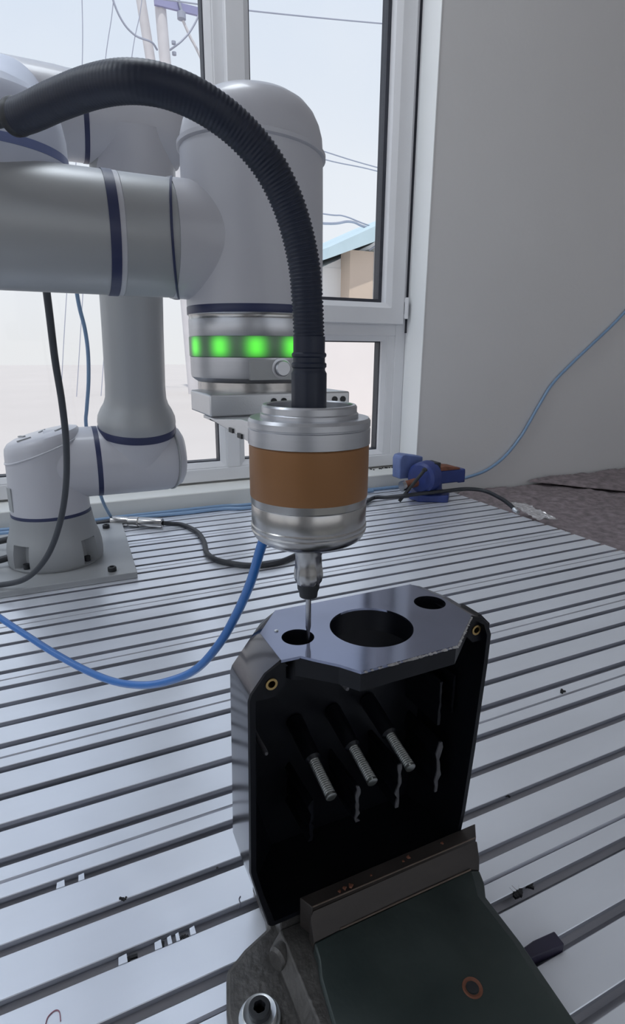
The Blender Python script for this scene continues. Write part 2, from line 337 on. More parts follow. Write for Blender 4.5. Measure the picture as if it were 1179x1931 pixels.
# ---- unseen windows added behind and left of the camera to brighten the room
W2 = thing('fill_window_back', (1.8, YB, 0.0), kind='structure')
MB().frame(-0.9, 2.9, 0.0, 2.2, [(0, YB-0.08), (0.05, YB-0.08), (0.05, YB-0.02), (0, YB-0.02)]).build('outer_frame', MT['upvc'], W2, smooth=0)
for xx in (0.4, 1.6): MB().box(xx-0.03, xx+0.03, YB-0.08, YB-0.02, 0.05, 2.15).build('mullion', MT['upvc'], W2)
MB().box(-0.86, 2.86, YB-0.055, YB-0.051, 0.04, 2.16).build('glass_pane', MT['glass'], W2, smooth=0)
W3 = thing('fill_window_left', (XL, -0.55, 0.0), kind='structure')
fm3 = MB().box(XL-0.08, XL-0.02, -2.2, 1.1, 0.0, 0.05); fm3.box(XL-0.08, XL-0.02, -2.2, 1.1, 2.15, 2.2); fm3.box(XL-0.08, XL-0.02, -2.2, -2.15, 0.05, 2.15); fm3.box(XL-0.08, XL-0.02, 1.05, 1.1, 0.05, 2.15)
fm3.build('outer_frame', MT['upvc'], W3, smooth=0)
MB().box(XL-0.08, XL-0.02, -0.58, -0.52, 0.05, 2.15).build('mullion', MT['upvc'], W3)
MB().box(XL-0.055, XL-0.051, -2.16, 1.06, 0.04, 2.16).build('glass_pane', MT['glass'], W3, smooth=0)

# ---- cold white fill lamps added out of view to brighten table and reveal
LZ = 2.35
for i, (lx, ly) in enumerate(((-1.5, 1.05), (0.0, 1.05))):
    t = thing('fill_lamp', (lx, ly, LZ), ('left', 'right')[i] + ' square white fill lamp panel added under the ceiling above the table', 'lamp', 'added fill lamps')
    MB().box(lx-0.31, lx+0.31, ly-0.31, ly+0.31, LZ, LZ+0.05).build('housing', MT['upvc'], t)
    MB().box(lx-0.29, lx+0.29, ly-0.29, ly+0.29, LZ-0.006, LZ-0.0002).build('diffuser', MT['fillglow'], t)
    for dx in (-0.2, 0.2): MB().cyl((lx+dx, ly, LZ+0.05), (lx+dx, ly, CZ-0.0005), 0.004, seg=8).build('cord', MT['dark'], t)
    al = bpy.data.lights.new('fill_light', 'AREA'); al.shape = 'SQUARE'; al.size = 0.56; al.energy = FILL_W; al.color = (0.86, 0.93, 1.0)
    ao = bpy.data.objects.new('fill_light', al); COL.objects.link(ao); ao.parent = t; ao.location = (0, 0, -0.02)

# ------------------------------------------------------------------ T-slot table
Pp = 0.04; K0 = 0.8799176
TX0, TX1 = -0.75, 1.08
T = thing('worktable', (0.165, 0.6, FZ), 'long aluminium worktable of slotted planks under the window', 'table')
def plank_poly(w_):
    n_ = int(round(w_/Pp)); c = 0.0014; g_ = 0.0003
    p = [(g_, -0.022), (g_, -c-0.001), (g_+c, 0)]
    for i in range(n_):
        x = (i+0.5)*Pp; a, b = 0.0046, 0.0085
        p += [(x-a-0.0005, 0), (x-a, -0.0005), (x-a, -0.0042), (x-b, -0.0042), (x-b, -0.0100), (x-0.004, -0.0128), (x+0.004, -0.0128), (x+b, -0.0100), (x+b, -0.0042), (x+a, -0.0042), (x+a, -0.0005), (x+a+0.0005, 0)]
    p += [(w_-g_-c, 0), (w_-g_, -c-0.001), (w_-g_, -0.022)]
    return p
yj = K0 - 27.5*Pp
y_end = 1.4355
while yj < y_end-0.01:
    w_ = min(4*Pp, y_end-yj)
    if w_ < 4*Pp:
        nn = int(w_/Pp); poly = plank_poly(nn*Pp)
        poly = [(a, b) for a, b in poly if not (a > nn*Pp-0.004)] + [(w_, 0), (w_, -0.022)]
    else: poly = plank_poly(4*Pp)
    pk = MB().prism([(a+yj, b) for a, b in poly], TX0, TX1, 'x'); pk = pk.build('plank', MT['alu'], T, smooth=0)
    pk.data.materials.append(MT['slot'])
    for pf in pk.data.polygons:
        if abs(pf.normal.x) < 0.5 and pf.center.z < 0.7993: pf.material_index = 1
    yj += 4*Pp
for (a, b, c, d) in ((TX0+0.01, TX1-0.01, -0.20, -0.14), (TX0+0.01, TX1-0.01, 1.36, 1.42), (TX0+0.01, TX0+0.07, -0.14, 1.36), (TX1-0.07, TX1-0.01, -0.14, 1.36), (0.13, 0.19, -0.14, 1.36)):
    MB().box(a, b, c, d, -0.082, -0.022).build('frame_rail', MT['bead'], T, bevel=0.003)
for lx in (TX0+0.01, TX1-0.07):
    for ly in (-0.20, 1.36): MB().box(lx, lx+0.06, ly, ly+0.06, FZ, -0.082).build('leg', MT['bead'], T, bevel=0.003)
# torn slot lips left by milling: bright tabs standing in the slot, and dark pits beside them
def burr(x, k, wd, dp=0.006):
    y = K0-k*Pp
    MB().prism([(x, y-0.0047), (x+wd, y-0.0047), (x+wd, y-0.0047+dp), (x+wd*0.1, y-0.0047+dp*0.9)], -0.003, 0.0006, 'z').build('burr', MT['alu'], T, smooth=0)
for x, k, wd in ((0.003, 14, 0.006), (0.0275, 14, 0.005), (0.0365, 14, 0.003), (0.0425, 14, 0.0025), (0.0525, 14, 0.004), (-0.034, 12, 0.006), (-0.018, 12, 0.0045)): burr(x, k, wd)

tag(MB().tube(spline([(-0.0425, 0.2975, 0.0004), (-0.041, 0.3015, 0.0004), (-0.037, 0.3035, 0.0004), (-0.0345, 0.3015, 0.0004), (-0.034, 0.2955, 0.0004)], 6), 0.00035, 6).build('marker_mark', MT['marker']), 'small red marker loop drawn on the near left plank', 'mark')
tag(MB().tube(spline([(0.0900, 0.3200, 0.0004), (0.0925, 0.3235, 0.0004), (0.0928, 0.3275, 0.0004), (0.0945, 0.3295, 0.0004)], 5), 0.0004, 6).build('pencil_mark', MT['pencil']), 'short dark pencil stroke on the plank left of the black vise base', 'mark')

# swarf and crumbs
def chip(x, y, z, r, label, nm='swarf_chip', m='swarf'):
    g = MB(); random.seed(int(x*1000)+int(y*777))
    for i in range(4):
        a = random.uniform(0, PI); q = Matrix.Translation((x+random.uniform(-r, r), y+random.uniform(-r, r)*0.6, z+r*0.35)) @ Matrix.Rotation(a, 4, 'Z') @ Matrix.Rotation(random.uniform(0, 0.3), 4, 'X')
        g.box(-r, r, -r*0.35, r*0.35, -r*0.3, r*0.3, q)
    tag(g.build(nm, MT[m]), label, 'swarf')
chip(0.5416, 0.4255, 0, 0.0028, 'dark curled chip lying alone on the bare planks right of the black housing')
chip(0.452, 0.487, 0, 0.003, 'dark chip just behind the upper right edge of the black housing')
chip(0.292, 0.2449, -0.003, 0.0042, 'dark swarf clump in the slot right of the black vise jaw')
chip(0.306, 0.2449, -0.003, 0.003, 'smaller dark crumb at the right end of the swarf clump in the slot')
chip(0.010, 0.3195, -0.0050, 0.0030, 'black crumb in the milled slot between the two leftmost torn tabs')
chip(0.0325, 0.3195, -0.0050, 0.0022, 'black crumb in the milled slot right of its second torn tab')
chip(0.0480, 0.3195, -0.0050, 0.0020, 'black crumb in the milled slot left of its last torn tab')
chip(0.358, 0.325, -0.003, 0.002, 'dark fleck on the slot edge beside the housing, right of its lower part')
chip(0.085, 0.3615, 0, 0.0007, 'tiny dark speck on a plank left of the black housing')
chip(0.012, 0.365, 0, 0.0018, 'dark smudge of grit on the near left plank behind the milled slot')

# ------------------------------------------------------------------ robot arm
RB = thing('robot_arm', (-0.012, 1.155, 0.012), 'light grey jointed robot arm with navy rings and a green light band', 'robot')
bx_, by_ = -0.012, 1.155
def pocket(a, r, h):
    d = (a % (PI/2)) - PI/4
    if h < 0.062 and abs(d) < 0.20 and h > 0.016: r -= 0.020*min(1, (0.20-abs(d))/0.05)
    return r, h
prof = [(0.083, 0.012), (0.085, 0.016), (0.0855, 0.0175), (0.086, 0.03), (0.085, 0.045), (0.082, 0.060), (0.081, 0.0625), (0.076, 0.078), (0.073, 0.092), (0.0715, 0.1065)]
MB().lathe([(r, h) for r, h in prof], (bx_, by_, 0), seg=144, fn=pocket).build('base', MT['basegrey'], RB, smooth=40)
for k in range(4):
    a = PI/4+k*PI/2
    MB().cyl((bx_+0.074*math.cos(a), by_+0.074*math.sin(a), 0.0165), (bx_+0.074*math.cos(a), by_+0.074*math.sin(a), 0.026), 0.0055, seg=12).build('foot_bolt', MT['dark'], RB)
MB().lathe([(0.0705, 0.1065), (0.0705, 0.1125)], (bx_, by_, 0), seg=72).build('joint_ring', MT['navy'], RB)
def tilt(a, r, h):
    f_ = max(0, min(1, (h-0.13)/0.12)); x = r*math.cos(a)
    return r, h + 0.24*x*f_
MB().lathe([(0.070, 0.1125), (0.0695, 0.125), (0.0685, 0.16), (0.0675, 0.20), (0.0670, 0.236), (0.066, 0.246), (0.061, 0.2535), (0.052, 0.257), (0.0, 0.258)], (bx_, by_, 0), seg=72, fn=tilt).build('shoulder', MT['white'], RB)
MB().lathe([(0.0676, 0.0), (0.0688, 0.001), (0.0688, 0.0025), (0.0676, 0.0035)], (bx_, by_, 0.228), seg=72, fn=lambda a, r, h: (r, h+0.36*r*math.cos(a))).build('seam', MT['white'], RB)
for (dx, dy, a) in ((-0.03, -0.03, 0.3), (0.0, 0.02, 1.2), (-0.035, 0.02, 2.0), (0.03, -0.02, 0.9)):
    q = Matrix.Translation((bx_+dx, by_+dy, 0.258+0.24*dx+0.0005)) @ Matrix.Rotation(-0.235, 4, 'Y') @ Matrix.Rotation(a, 4, 'Z')
    MB().box(-0.012, 0.012, -0.0022, 0.0022, -0.001, 0.001, q).build('cap_clip', MT['tube'], RB)
# lower text plate on the shoulder: a narrow vertical label seen edge on
MB().box(-0.001, 0.001, -0.010, 0.010, -0.022, 0.022, Matrix.Translation((bx_-0.0655, by_-0.022, 0.142)) @ Matrix.Rotation(0.33, 4, 'Z')).build('type_label', MT['tube'], RB)
# shoulder joint (horizontal)
jy, jz = 1.155, 0.198
hb = MB()
hb.lathe([(0.064, 0.0), (0.0665, 0.030), (0.0668, 0.084)], (-0.01, jy, jz), (1, 0, 0), 72)
hb.build('joint_neck', MT['white'], RB)
MB().lathe([(0.0672, 0.0735), (0.0672, 0.0825)], (0, jy, jz), (1, 0, 0), 72).build('joint_ring', MT['navy'], RB)
MB().lathe([(0.0662, 0.069), (0.0662, 0.0735)], (0, jy, jz), (1, 0, 0), 72).build('seal_ring', MT['bead'], RB)
hb = MB()
hb.lathe([(0.067, 0.0825), (0.0672, 0.15), (0.067, 0.205), (0.064, 0.222), (0.056, 0.236), (0.044, 0.243), (0.0, 0.245)], (0, jy, jz), (1, 0, 0), 72)
AX = Vector((0, -0.225, 0.974)).normalized(); AO = Vector((0.1565, jy, jz))
hb.lathe([(0.0665, 0.0), (0.0680, 0.032), (0.0705, 0.0555)], AO, AX, 72)
hb.build('upper_arm_joint', MT['white'], RB, smooth=45)
MB().lathe([(0.0672, 0), (0.0678, 0.0008), (0.0678, 0.0022), (0.0672, 0.003)], (0.212, jy, jz), (1, 0, 0), 72, fn=lambda a, r, h: (r*0.99, h-0.18*r*math.cos(a))).build('seam', MT['tube'], RB)
MB().lathe([(0.0722, 0.0555), (0.0728, 0.058), (0.0728, 0.068), (0.0722, 0.070)], AO, AX, 72).build('joint_ring', MT['navy'], RB)
MB().lathe([(0.0718, 0.070), (0.0725, 0.078), (0.0712, 0.088), (0.066, 0.100), (0.0595, 0.111), (0.0555, 0.124), (0.0540, 0.147), (0.0530, 0.25), (0.0530, 0.42), (0.0545, 0.50), (0.057, 0.55)], AO, AX, 72).build('upper_arm', MT['tube'], RB, smooth=50)
# elbow, axis along x
ey, ez = 1.030, 0.738
MB().lathe([(0.0, 0.245), (0.040, 0.243), (0.052, 0.236), (0.0575, 0.222), (0.0582, 0.19), (0.0582, 0.101)], (0, ey, ez), (1, 0, 0), 72).lathe([(0.058, 0.39), (0.0650, 0.40), (0.0655, 0.46), (0.0640, 0.553)], AO+Vector((0.012, 0, 0)), AX, 72).build('elbow_joint', MT['white'], RB)
MB().lathe([(0.0588, 0.094), (0.0588, 0.101)], (0, ey, ez), (1, 0, 0), 72).build('joint_ring', MT['navy'], RB)
MB().lathe([(0.0582, 0.094), (0.0582, 0.078), (0.0592, 0.064), (0.0597, 0.03), (0.0597, -0.010), (0.056, -0.032), (0.046, -0.045), (0.0, -0.05)], (0, ey, ez), (1, 0, 0), 72).build('elbow_housing', MT['white'], RB)
fa = Vector((-0.004, 1.00, 0.732)); fb = Vector((-0.022, 0.455, 0.50)); fd = (fb-fa); fl = fd.length
MB().lathe([(0.054, 0.0), (0.054, 0.05), (0.050, 0.09), (0.047, 0.13), (0.044, 0.30), (0.043, fl-0.06), (0.044, fl)], fa, fd, 72).build('forearm', MT['skylit'], RB, smooth=50)
# first wrist joint, rising behind the left end of the wrist tube
wy, wz = 0.415, 0.4757
MB().lathe([(0.0, 0.446), (0.030, 0.446), (0.0400, 0.450), (0.0470, 0.460), (0.0488, 0.475), (0.0488, 0.5145)], (-0.0185, 0.440, 0), seg=96).build('wrist_joint', MT['skylit'], RB, smooth=45)
MB().lathe([(0.0490, 0.5145), (0.0490, 0.5195)], (-0.0185, 0.440, 0), seg=96).build('joint_ring', MT['ring2'], RB)
MB().lathe([(0.0488, 0.5195), (0.0486, 0.530), (0.0470, 0.5395), (0.0435, 0.5470), (0.0425, 0.5478), (0.0420, 0.5482), (0.0370, 0.5530), (0.0290, 0.5570), (0.0180, 0.5590), (0.0, 0.5595)], (-0.0185, 0.440, 0), seg=96).build('wrist_cap', MT['skylit'], RB, smooth=45)
MB().lathe([(0.0, -0.115), (0.025, -0.113), (0.0335, -0.105), (0.0362, -0.09), (0.0362, 0.0455)], (0, wy, wz), (1, 0, 0), 72).build('wrist_tube', MT['tube'], RB)
MB().lathe([(0.0368, 0.0455), (0.0368, 0.0515)], (0, wy, wz), (1, 0, 0), 72).build('joint_ring', MT['navy'], RB)
MB().lathe([(0.0364, 0.0515), (0.0364, 0.0545), (0.0360, 0.0550)], (0, wy, wz), (1, 0, 0), 72).build('seal_ring', MT['white'], RB)
MB().lathe([(0.0362, 0.055), (0.0362, 0.0950)], (0, wy, wz), (1, 0, 0), 72).build('wrist_neck', MT['tube'], RB)
MB().lathe([(0.0366, 0.0), (0.0374, 0.0002), (0.0374, 0.0014), (0.0366, 0.0016)], (0.0845, wy, wz), (1, 0, 0), 72, fn=lambda a, r, h: (r, h + 0.013*abs(math.sin(a+PI/2))**1.0*0 + 0.010*(1-abs(math.cos(a))) - 0.004)).build('joint_gap', MT['navy'], RB)
# vertical wrist housing
cx_, cy_ = 0.1465, 0.415
wh = MB()
wh.lathe([(0.0488, 0.4345), (0.0490, 0.45), (0.0488, 0.50), (0.0484, 0.534), (0.0478, 0.542), (0.0458, 0.549), (0.0425, 0.5555), (0.0375, 0.5610), (0.031, 0.5650), (0.024, 0.5670), (0.012, 0.5675), (0.0, 0.5677)], (cx_, cy_, 0), seg=96)
wh.lathe([(0.0368, 0.0865), (0.0370, 0.100), (0.0370, 0.13)], (0, wy, wz), (1, 0, 0), 72)
wh.build('wrist_housing', MT['white'], RB, smooth=45)
MB().lathe([(0.0485, 0.531), (0.0503, 0.532), (0.0503, 0.5345), (0.0485, 0.5355)], (cx_, cy_, 0), seg=96, fn=lambda a, r, h: (r, h-0.05*r*math.cos(a))).build('cap_lip', MT['white'], RB)
MB().lathe([(0.0488, 0.4292), (0.0490, 0.4297), (0.0490, 0.4340), (0.0488, 0.4345)], (cx_, cy_, 0), seg=96).build('joint_ring', MT['navy'], RB)
MB().lathe([(0.0482, 0.4258), (0.0478, 0.4270), (0.0478, 0.4280), (0.0484, 0.4292)], (cx_, cy_, 0), seg=96).build('seal_ring', MT['chrome'], RB)
MB().lathe([(0.0480, 0.4142), (0.0483, 0.4150), (0.0483, 0.4255), (0.0482, 0.4258)], (cx_, cy_, 0), seg=96).build('tool_flange', MT['brushed'], RB)
MB().lathe([(0.0484, 0.4008), (0.0486, 0.4012), (0.0486, 0.4138), (0.0484, 0.4142)], (cx_, cy_, 0), seg=96).build('light_ring', MT['led'], RB, origin=(cx_, cy_, 0.4))
fbd = MB().lathe([(0.0, 0.3830), (0.043, 0.3830), (0.0455, 0.3845), (0.0478, 0.3865), (0.0482, 0.389), (0.0482, 0.4003), (0.0478, 0.4008)], (cx_, cy_, 0), seg=96).build('flange_body', MT['brushed'], RB)
ba = math.radians(-109.4+20); bd = Vector((math.cos(ba), math.sin(ba), 0)); bc = Vector((cx_, cy_, 0.3935))
MB().box(-0.016, 0.016, -0.0015, 0.0015, -0.0075, 0.0055, Matrix.Translation(bc+bd*0.0475-Vector((0.006, 0, 0))) @ Matrix.Rotation(ba+PI/2, 4, 'Z')).build('connector_recess', MT['tube'], fbd)
MB().lathe([(0.0068, 0.0), (0.0068, 0.002), (0.0052, 0.0022), (0.0052, 0.0052), (0.0046, 0.006), (0, 0.006)], bc+bd*0.0472, bd, 32).build('button', MT['brushed'], fbd)
MB().lathe([(0.0435, 0.3775), (0.0435, 0.3832)], (cx_, cy_, 0), seg=64).build('adapter_disc', MT['chrome'], RB)

BP = thing('base_plate', (-0.1, 1.19, 0.0), 'flat grey steel plate bolted to the table under the robot', 'plate')
MB().prism([(-0.34, 1.02), (0.119, 1.016), (0.134, 1.362), (-0.34, 1.362)], 0.0003, 0.012, 'z').build('plate', MT['tube'], BP, bevel=0.001)
for (x, y) in ((0.078, 1.041), (0.095, 1.322), (-0.28, 1.05), (-0.28, 1.33)):
    MB().lathe([(0.0075, 0.012), (0.0078, 0.0125), (0.0078, 0.019), (0.0065, 0.0205), (0.0042, 0.0205), (0.0040, 0.016), (0, 0.016)], (x, y, 0), seg=20).build('bolt', MT['dark'], BP)

# ------------------------------------------------------------------ spindle with its bracket
sx0, sy0 = 0.1270, 0.2770
SPN = thing('milling_spindle', (sx0, sy0, 0.234), 'silver and brown milling spindle hanging from the robot flange', 'spindle')
br = MB().prism([(0.0957, 0.3615), (0.1975, 0.3615), (0.1975, 0.415), (0.186, 0.440), (0.155, 0.452), (0.120, 0.440), (0.0957, 0.414)], 0.3632, 0.3775, 'z')
br.build('mounting_plate', MT['bead'], SPN, bevel=0.0012)
for hx in (0.1395, 0.1468, 0.1855, 0.1920): MB().cyl((hx, 0.3622, 0.3722), (hx, 0.3608, 0.3722), 0.0021, seg=20).build('screw_hole', MT['dark'], SPN)
ar = MB().prism([(0.277, 0.3576), (0.277, 0.3690), (0.298, 0.3687), (0.352, 0.3631), (0.380, 0.3631), (0.380, 0.3612), (0.348, 0.3612)], 0.0957, 0.155, 'x')
ar.build('clamp_arm', MT['bead'], SPN, bevel=0.0006)
for yy in (0.296, 0.312): MB().box(0.0948, 0.0970, yy, yy+0.007, 0.3575+(yy-0.285)*0.07, 0.3600+(yy-0.285)*0.07).build('clamp_screw', MT['dark'], SPN)
MB().lathe([(0.0316, 0.3572), (0.0328, 0.3576), (0.0328, 0.3655), (0.0322, 0.3660), (0.0322, 0.3664), (0.0328, 0.3668), (0.0328, 0.3696), (0.0318, 0.3712), (0.0262, 0.3712), (0.0262, 0.3732), (0.0254, 0.3738), (0.0254, 0.3768), (0.0246, 0.3778), (0.0232, 0.3778), (0.0227, 0.3772), (0.0225, 0.3668), (0.0, 0.3668)], (sx0, sy0, 0), seg=96).build('clamp_ring', MT['brushed'], SPN, smooth=30)
MB().lathe([(0.0322, 0.3290), (0.0324, 0.3295), (0.0324, 0.3565), (0.0318, 0.3572)], (sx0, sy0, 0), seg=96).build('brown_sleeve', MT['brown'], SPN)
MB().lathe([(0.0, 0.302), (0.020, 0.3022), (0.0262, 0.3030), (0.0300, 0.3055), (0.0318, 0.3085), (0.0322, 0.3100), (0.0318, 0.3108), (0.0322, 0.3116), (0.0322, 0.3130), (0.0317, 0.3136), (0.0319, 0.3145), (0.0319, 0.3240), (0.0316, 0.3246), (0.0320, 0.3252), (0.0322, 0.3290)], (sx0, sy0, 0), seg=96).build('lower_body', MT['chrome'], SPN, smooth=30)
MB().lathe([(0.0092, 0.3022), (0.0092, 0.3000), (0.0084, 0.2990), (0.0084, 0.2945), (0.0076, 0.2930), (0.0078, 0.2860), (0.0083, 0.2835), (0.0085, 0.2800), (0.0078, 0.2770), (0.0068, 0.2755), (0, 0.2755)], (sx0, sy0, 0), seg=40, fn=lambda a, r, h: (r*(0.88 if abs(math.sin(1.5*a)) > 0.88 and 0.276 < h < 0.292 else 1), h)).build('collet_nut', MT['chrome'], SPN, smooth=40)
clt = MB().lathe([(0.0066, 0.2756), (0.0064, 0.2720), (0.0056, 0.2705), (0.0052, 0.2672), (0.0, 0.2668)], (sx0, sy0, 0), seg=32).build('collet', MT['dark'], SPN)
MB().lathe([(0.0016, 0.2675), (0.0016, 0.2475), (0.0010, 0.2445), (0.0010, 0.2350), (0.0, 0.2340)], (sx0, sy0, 0), seg=20).build('milling_cutter', MT['steel'], clt)
MB().lathe([(0.0028, 0.3025), (0.0028, 0.2990), (0.002, 0.2985), (0, 0.2985)], (sx0-0.0132, sy0-0.004, 0), seg=16).build('screw_plug', MT['dark'], SPN)

# corrugated hose into the spindle
HD = thing('corrugated_hose', (sx0, sy0, 0.37), 'thick black corrugated hose arching from the spindle top to the upper left', 'hose')
hp = resample(spline([(0.1268,0.2771,0.4106), (0.1257,0.2769,0.4285), (0.1235,0.2772,0.4482), (0.1172,0.2775,0.4690), (0.1072,0.2771,0.4858), (0.0937,0.2771,0.4985), (0.0782,0.2778,0.5070), (0.0625,0.2797,0.5117), (0.0477,0.2848,0.5133), (0.0348,0.3005,0.5149), (0.0206,0.3220,0.5148), (0.0094,0.3396,0.5138), (0.0015,0.3525,0.5140)], 20), 0.00048)
NH = len(hp)
prof4 = (0.0, 0.0, -0.0006, -0.0006)
vs_r = [0.0081 + prof4[k % 4]*(1.0 if k < NH*0.36 else max(0.12, 1.0-(k/NH-0.36)*5)) for k in range(NH)]
MB().tube(hp, 0.008, 24, rf=lambda t: vs_r[min(NH-1, int(round(t*(NH-1))))]).build('hose_wall', MT['hose'], HD, smooth=60)
MB().lathe([(0.0093, 0.3670), (0.0093, 0.3935), (0.0088, 0.3945), (0.0084, 0.3952), (0.0084, 0.3962), (0.0091, 0.3968), (0.0091, 0.3985), (0.0083, 0.3992), (0.0083, 0.4015), (0.0090, 0.4022), (0.0090, 0.4034), (0.0082, 0.4042), (0.0082, 0.408), (0.0082, 0.412)], (sx0-0.0002, sy0, 0), seg=40, fn=lambda a, r, h: (r*(0.965 if h < 0.394 and int(a/(2*PI)*40) % 4 == 0 else 1), h)).build('hose_coupling', MT['hose'], HD)
ea = Vector((0.0035, 0.349, 0.5140)); eb = Vector((-0.0010, 0.3560, 0.5148))
MB().lathe([(0.0080, -0.001), (0.0085, 0.0005), (0.0085, 0.0035), (0.0078, 0.0045), (0.0062, 0.0075), (0.0045, 0.009)], ea, eb-ea, 32).build('end_cuff', MT['dark'], HD)
tag(MB().tube(spline([(0.0015,0.3530,0.5143), (-0.0037,0.3588,0.5154), (-0.0152,0.3720,0.5147), (-0.0386,0.4076,0.5131)], 8), 0.0042, 16).build('spindle_cable', MT['greycable']), 'dark grey cable leaving the upper left end of the corrugated hose', 'cable')

# ------------------------------------------------------------------ tubes and cables
CT = MB().tube(spline([(0.1097,0.3001,0.3045), (0.1092,0.3030,0.2960), (0.1086,0.3083,0.2871), (0.1070,0.3236,0.2605), (0.1017,0.3400,0.2317), (0.0925,0.3532,0.2050), (0.0797,0.3733,0.1772), (0.0638,0.3975,0.1575), (0.0468,0.4238,0.1428), (0.0267,0.4535,0.1343), (0.0056,0.4858,0.1328), (-0.0189,0.5216,0.1372), (-0.0408,0.5564,0.1424), (-0.0642,0.5924,0.1492), (-0.0950,0.6443,0.1592)], 8), 0.0032, 20, rf=lambda t: 0.0031)
tag(CT.build('coolant_tube', MT['blue']), 'bright blue plastic tube looping from under the spindle to the left', 'tube')
tag(MB().tube(spline([(0.0168,0.8435,0.4855), (0.0175,0.8553,0.4510), (0.0183,0.8704,0.3905), (0.0212,0.8852,0.3323), (0.0211,0.9110,0.2681), (0.0141,0.9383,0.1981), (-0.0013,0.9597,0.1336), (-0.0263,0.9870,0.0737), (-0.0615,1.0081,0.0338), (-0.1047,1.0343,0.0186), (-0.1465,1.0586,0.0174)], 8), 0.0048, 16).build('hanging_cable', MT['greycable']), 'dark cable hanging in front of the robot base down to its plate', 'cable')
tag(MB().tube(spline([(0.0690,1.1400,0.5500), (0.0713,1.1478,0.5127), (0.0746,1.1583,0.4781), (0.0806,1.1672,0.4421), (0.0827,1.1760,0.3999), (0.0790,1.1838,0.3462), (0.0727,1.2104,0.2945), (0.0700,1.2419,0.2576), (0.0750,1.2700,0.1800), (0.0900,1.3100,0.0900), (0.1050,1.3600,0.0400), (0.1200,1.4000,0.0050)], 8), 0.0036, 12).build('thin_air_tube', MT['lightblue']), 'thin blue tube hanging behind the robot shoulder in front of the window', 'tube')
tag(MB().lathe([(0.0075, 0), (0.0105, 0.003), (0.0115, 0.004), (0.0115, 0.042), (0.0105, 0.0435), (0.0105, 0.0465), (0.0125, 0.048), (0.0125, 0.070), (0.0110, 0.0715), (0.0118, 0.074), (0.0118, 0.126), (0.0105, 0.129), (0.0070, 0.130)], (0.1100, 1.3740, 0.0130), (0.1125, -0.0700, 0.0), 32).build('cable_connector', MT['chrome']), 'silver barrel connector lying on the table right of the robot base', 'connector')
tag(MB().tube(spline([(0.2205,1.3055,0.0130), (0.2400,1.3050,0.0085), (0.2643,1.2939,0.0058), (0.2823,1.2276,0.0058), (0.2787,1.1514,0.0058), (0.2666,1.0833,0.0058), (0.2715,1.0406,0.0058), (0.2895,1.0100,0.0058), (0.3228,0.9795,0.0058), (0.3679,0.9687,0.0058), (0.4179,0.9886,0.0058), (0.4771,1.0329,0.0058), (0.5629,1.1065,0.0058), (0.6448,1.1800,0.0070), (0.7973,1.3207,0.0080), (0.8266,1.2849,0.0180), (0.8544,1.2492,0.0280), (0.9204,1.2442,0.0300), (0.9900,1.2408,0.0300), (1.0533,1.2273,0.0330), (1.0930,1.1959,0.0300), (1.0974,1.1368,0.0220), (1.0911,1.0953,0.0150), (1.0828,1.0706,0.0105)], 8), 0.0055, 16).build('power_cable', MT['cable']), 'black cable winding over the planks from the silver connector past the blue vise', 'cable')
tag(MB().lathe([(0.0066, 0), (0.0066, 0.006), (0.0052, 0.008), (0.0052, 0.020), (0, 0.020)], (1.0828, 1.0706, 0.0100), (-0.25, -1, -0.15), 20).build('cable_plug', MT['zinc']), 'small metal tipped plug at the right end of the black cable', 'plug')
tag(MB().tube(spline([(0.055,1.392,0.0060), (0.080,1.3870,0.0070), (0.1112,1.3732,0.0130)], 6), 0.0056, 16).build('short_cable', MT['cable']), 'short black cable between the robot base and the silver connector', 'cable')
tag(MB().tube(spline([(-0.085,1.235,0.040), (-0.105,1.245,0.034), (-0.15,1.26,0.026), (-0.25,1.26,0.022)], 6), 0.0065, 16).build('rear_cable', MT['cable']), 'upper of two black cables leaving the robot base on the left', 'cable')
tag(MB().tube(spline([(-0.094,1.142,0.030), (-0.115,1.143,0.026), (-0.16,1.145,0.0205), (-0.28,1.14,0.0190)], 6), 0.0065, 16).build('front_cable', MT['cable']), 'lower of two black cables leaving the robot base on the left', 'cable')
h1 = [(-0.45,1.425,0.0050), (-0.20,1.428,0.0050), (0.0246,1.4200,0.0050), (0.1421,1.4270,0.0050), (0.2713,1.4273,0.0050), (0.4008,1.4250,0.0050), (0.4693,1.4103,0.0050), (0.6245,1.4200,0.0050), (0.7882,1.4295,0.0050), (0.9039,1.4290,0.0050), (0.9880,1.4270,0.0050), (1.0406,1.4240,0.0050), (1.1554,1.4310,0.0050), (1.2196,1.4330,0.0085), (1.3059,1.4330,0.0266), (1.3808,1.4330,0.0676), (1.4425,1.4330,0.1300), (1.4777,1.4330,0.1816), (1.5104,1.4330,0.2334), (1.5598,1.4330,0.3022), (1.6350,1.4330,0.3659), (1.7237,1.4330,0.4323), (1.8141,1.4330,0.4999), (1.9045,1.4330,0.5757), (2.02,1.433,0.67)]
tag(MB().tube(spline(h1, 8), 0.0048, 14).build('long_air_hose', MT['lightblue']), 'pale blue hose running along the sill and climbing the grey wall on the right', 'hose')
tag(MB().tube(spline([(-0.45,1.409,0.0048), (-0.20,1.400,0.0048), (0.0813,1.3978,0.0048), (0.1859,1.4055,0.0048), (0.2858,1.3986,0.0048), (0.3947,1.3990,0.0048), (0.4605,1.3806,0.0048), (0.6672,1.3925,0.0048), (0.78,1.4080,0.0048), (0.86,1.4150,0.0048)], 8), 0.0046, 14).build('second_air_hose', MT['lightblue']), 'pale blue hose on the planks, the strand nearer the camera along the sill', 'hose')

